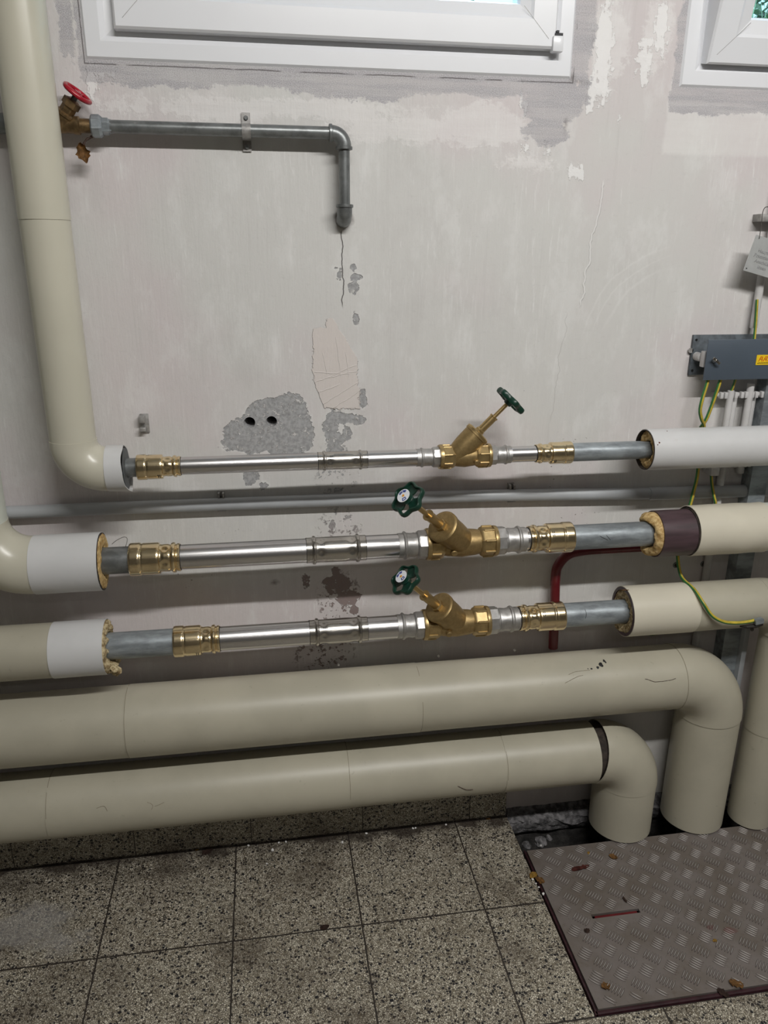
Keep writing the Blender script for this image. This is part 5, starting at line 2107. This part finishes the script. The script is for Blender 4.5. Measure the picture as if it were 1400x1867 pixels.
# black scab of tar on the heavy pipe
bm = B()
for k, (px, py, s) in enumerate(((1096, 1212, .0055), (1090, 1217, .0036), (1101, 1205, .0035), (1078, 1219, .0022), (1072, 1219, .0014), (1104, 1208, .002))):
    c = on_tube(px, py, YL, ZBIG, rb + .0006)
    nn = Vector((0, c.y - YL, c.z - ZBIG)).normalized()
    r = bmesh.ops.create_icosphere(bm, subdivisions=2, radius=s)
    for v in r['verts']:
        v.co *= 1 + .7 * mnoise.noise(v.co * 250 + Vector((k, 0, 0)))
        v.co -= nn * v.co.dot(nn) * .8
        v.co += c
tag(obj('tar_scab', bm, 'black'), 'black tar scab on the upper heavy pipe, near its elbow', 'stain')


# thin marks that lie on the pipes: cracks, pen strokes, specks
def surf_line(name, px_list, y, z, r, rad, mat, parent):
    bm = B()
    P = [on_tube(px, py, y, z, r) for px, py in px_list]
    P2 = []
    for i, q in enumerate(smooth_pts(P, 6)):
        n_ = Vector((0, q.y - y, q.z - z)).normalized()
        jit = Vector((mnoise.noise(q * 60), 0, mnoise.noise(q * 75))) * .0016
        q2 = q + jit
        n2 = Vector((0, q2.y - y, q2.z - z)).normalized()
        P2.append(Vector((q2.x, y, z)) + n2 * r)
    sweep(bm, P2, [rad * (0.6 + 0.5 * abs(math.sin(i * 1.7))) for i in range(len(P2))], 6)
    return obj(name, bm, mat, parent)


def pipe_named(x, z0=None, cat='pipe', y=None):
    best = None
    for o in bpy.data.objects:
        if o.parent is None and o.get('category') == cat:
            d_ = abs(o.location.x - x) + (abs(o.location.z - z0) if z0 is not None else 0)
            if best is None or d_ < best[0]:
                best = (d_, o)
    return best[1]


heavy = pipe_named(XA, 0.02)
surf_line('crack', [(1176, 1238), (1195, 1243), (1215, 1241), (1232, 1237)], YL, ZBIG, rb + .0006, .0006, 'leaf_dark', heavy)
surf_line('scuff', [(1030, 1246), (1048, 1236), (1062, 1231)], YL, ZBIG, rb + .0002, .0006, 'seam', heavy)
surf_line('scuff', [(1036, 1230), (1052, 1224), (1075, 1222)], YL, ZBIG, rb + .0002, .0005, 'seam', heavy)
low = pipe_named(XB, 0.02)
surf_line('scratch', [(268, 1463), (278, 1468), (276, 1476)], YL, ZLOW, rl + .0008, .0005, 'seam', low)
surf_line('scratch', [(282, 1470), (300, 1463)], YL, ZLOW, rl + .0008, .0005, 'seam', low)
surf_line('scratch', [(176, 1474), (190, 1470), (196, 1478)], YL, ZLOW, rl + .0008, .0006, 'seam', low)
surf_line('scratch', [(835, 1433), (850, 1440), (862, 1440)], YL, ZLOW, rl + .0004, .0008, 'leaf_dark', low)
g3 = pipe_named(.78, Z3 - .029)
surf_line('pen_stroke', [(1066, 1111), (1069, 1120), (1067, 1127)], Y3, Z3, .0293, .0006, 'black', g3)
g2 = pipe_named(.81, Z2 - .031)
surf_line('scratch', [(1093, 977), (1108, 985)], Y2, Z2 - .002, .0293, .0006, 'black', g2)
surf_line('scratch', [(1105, 975), (1113, 984)], Y2, Z2 - .002, .0293, .0005, 'black', g2)
tr_ = pipe_named(1.0, Z1)
for px, py, rr_ in ((1202, 807, .0022), (1199, 811, .0014), (1216, 786, .0012)):
    c = on_tube(px, py, Y1, Z1, .0467)
    bm = B()
    nn = Vector((0, c.y - Y1, c.z - Z1)).normalized()
    lathe(bm, c - nn * .0006, nn, [(0, rr_), (.0012, rr_ * .8)], 9, rfun=lambda t_, a: 1 + .3 * math.sin(3 * a))
    o = obj('paint_speck', bm, 'rust', tr_)
for (px, py) in ((617, 1213), (938, 1187), (799, 1197)):
    c = on_tube(px, py, YL, ZBIG, rb)
    bm = B()
    bmesh.ops.create_icosphere(bm, subdivisions=2, radius=.0030)
    for v in bm.verts:
        v.co *= 1 + .5 * mnoise.noise(v.co * 300 + Vector((px, 0, 0)))
        v.co += c + Vector((0, 0, .0012))
    tag(obj('plaster_crumb', bm, 'crumb', flat=True), {617: 'white plaster crumb on the upper heavy pipe, left one, below the damp stain', 938: 'white plaster crumb on the upper heavy pipe, below the lowest valve right side',
                                                      799: 'white plaster crumb on the upper heavy pipe, middle one'}[px], 'crumb')
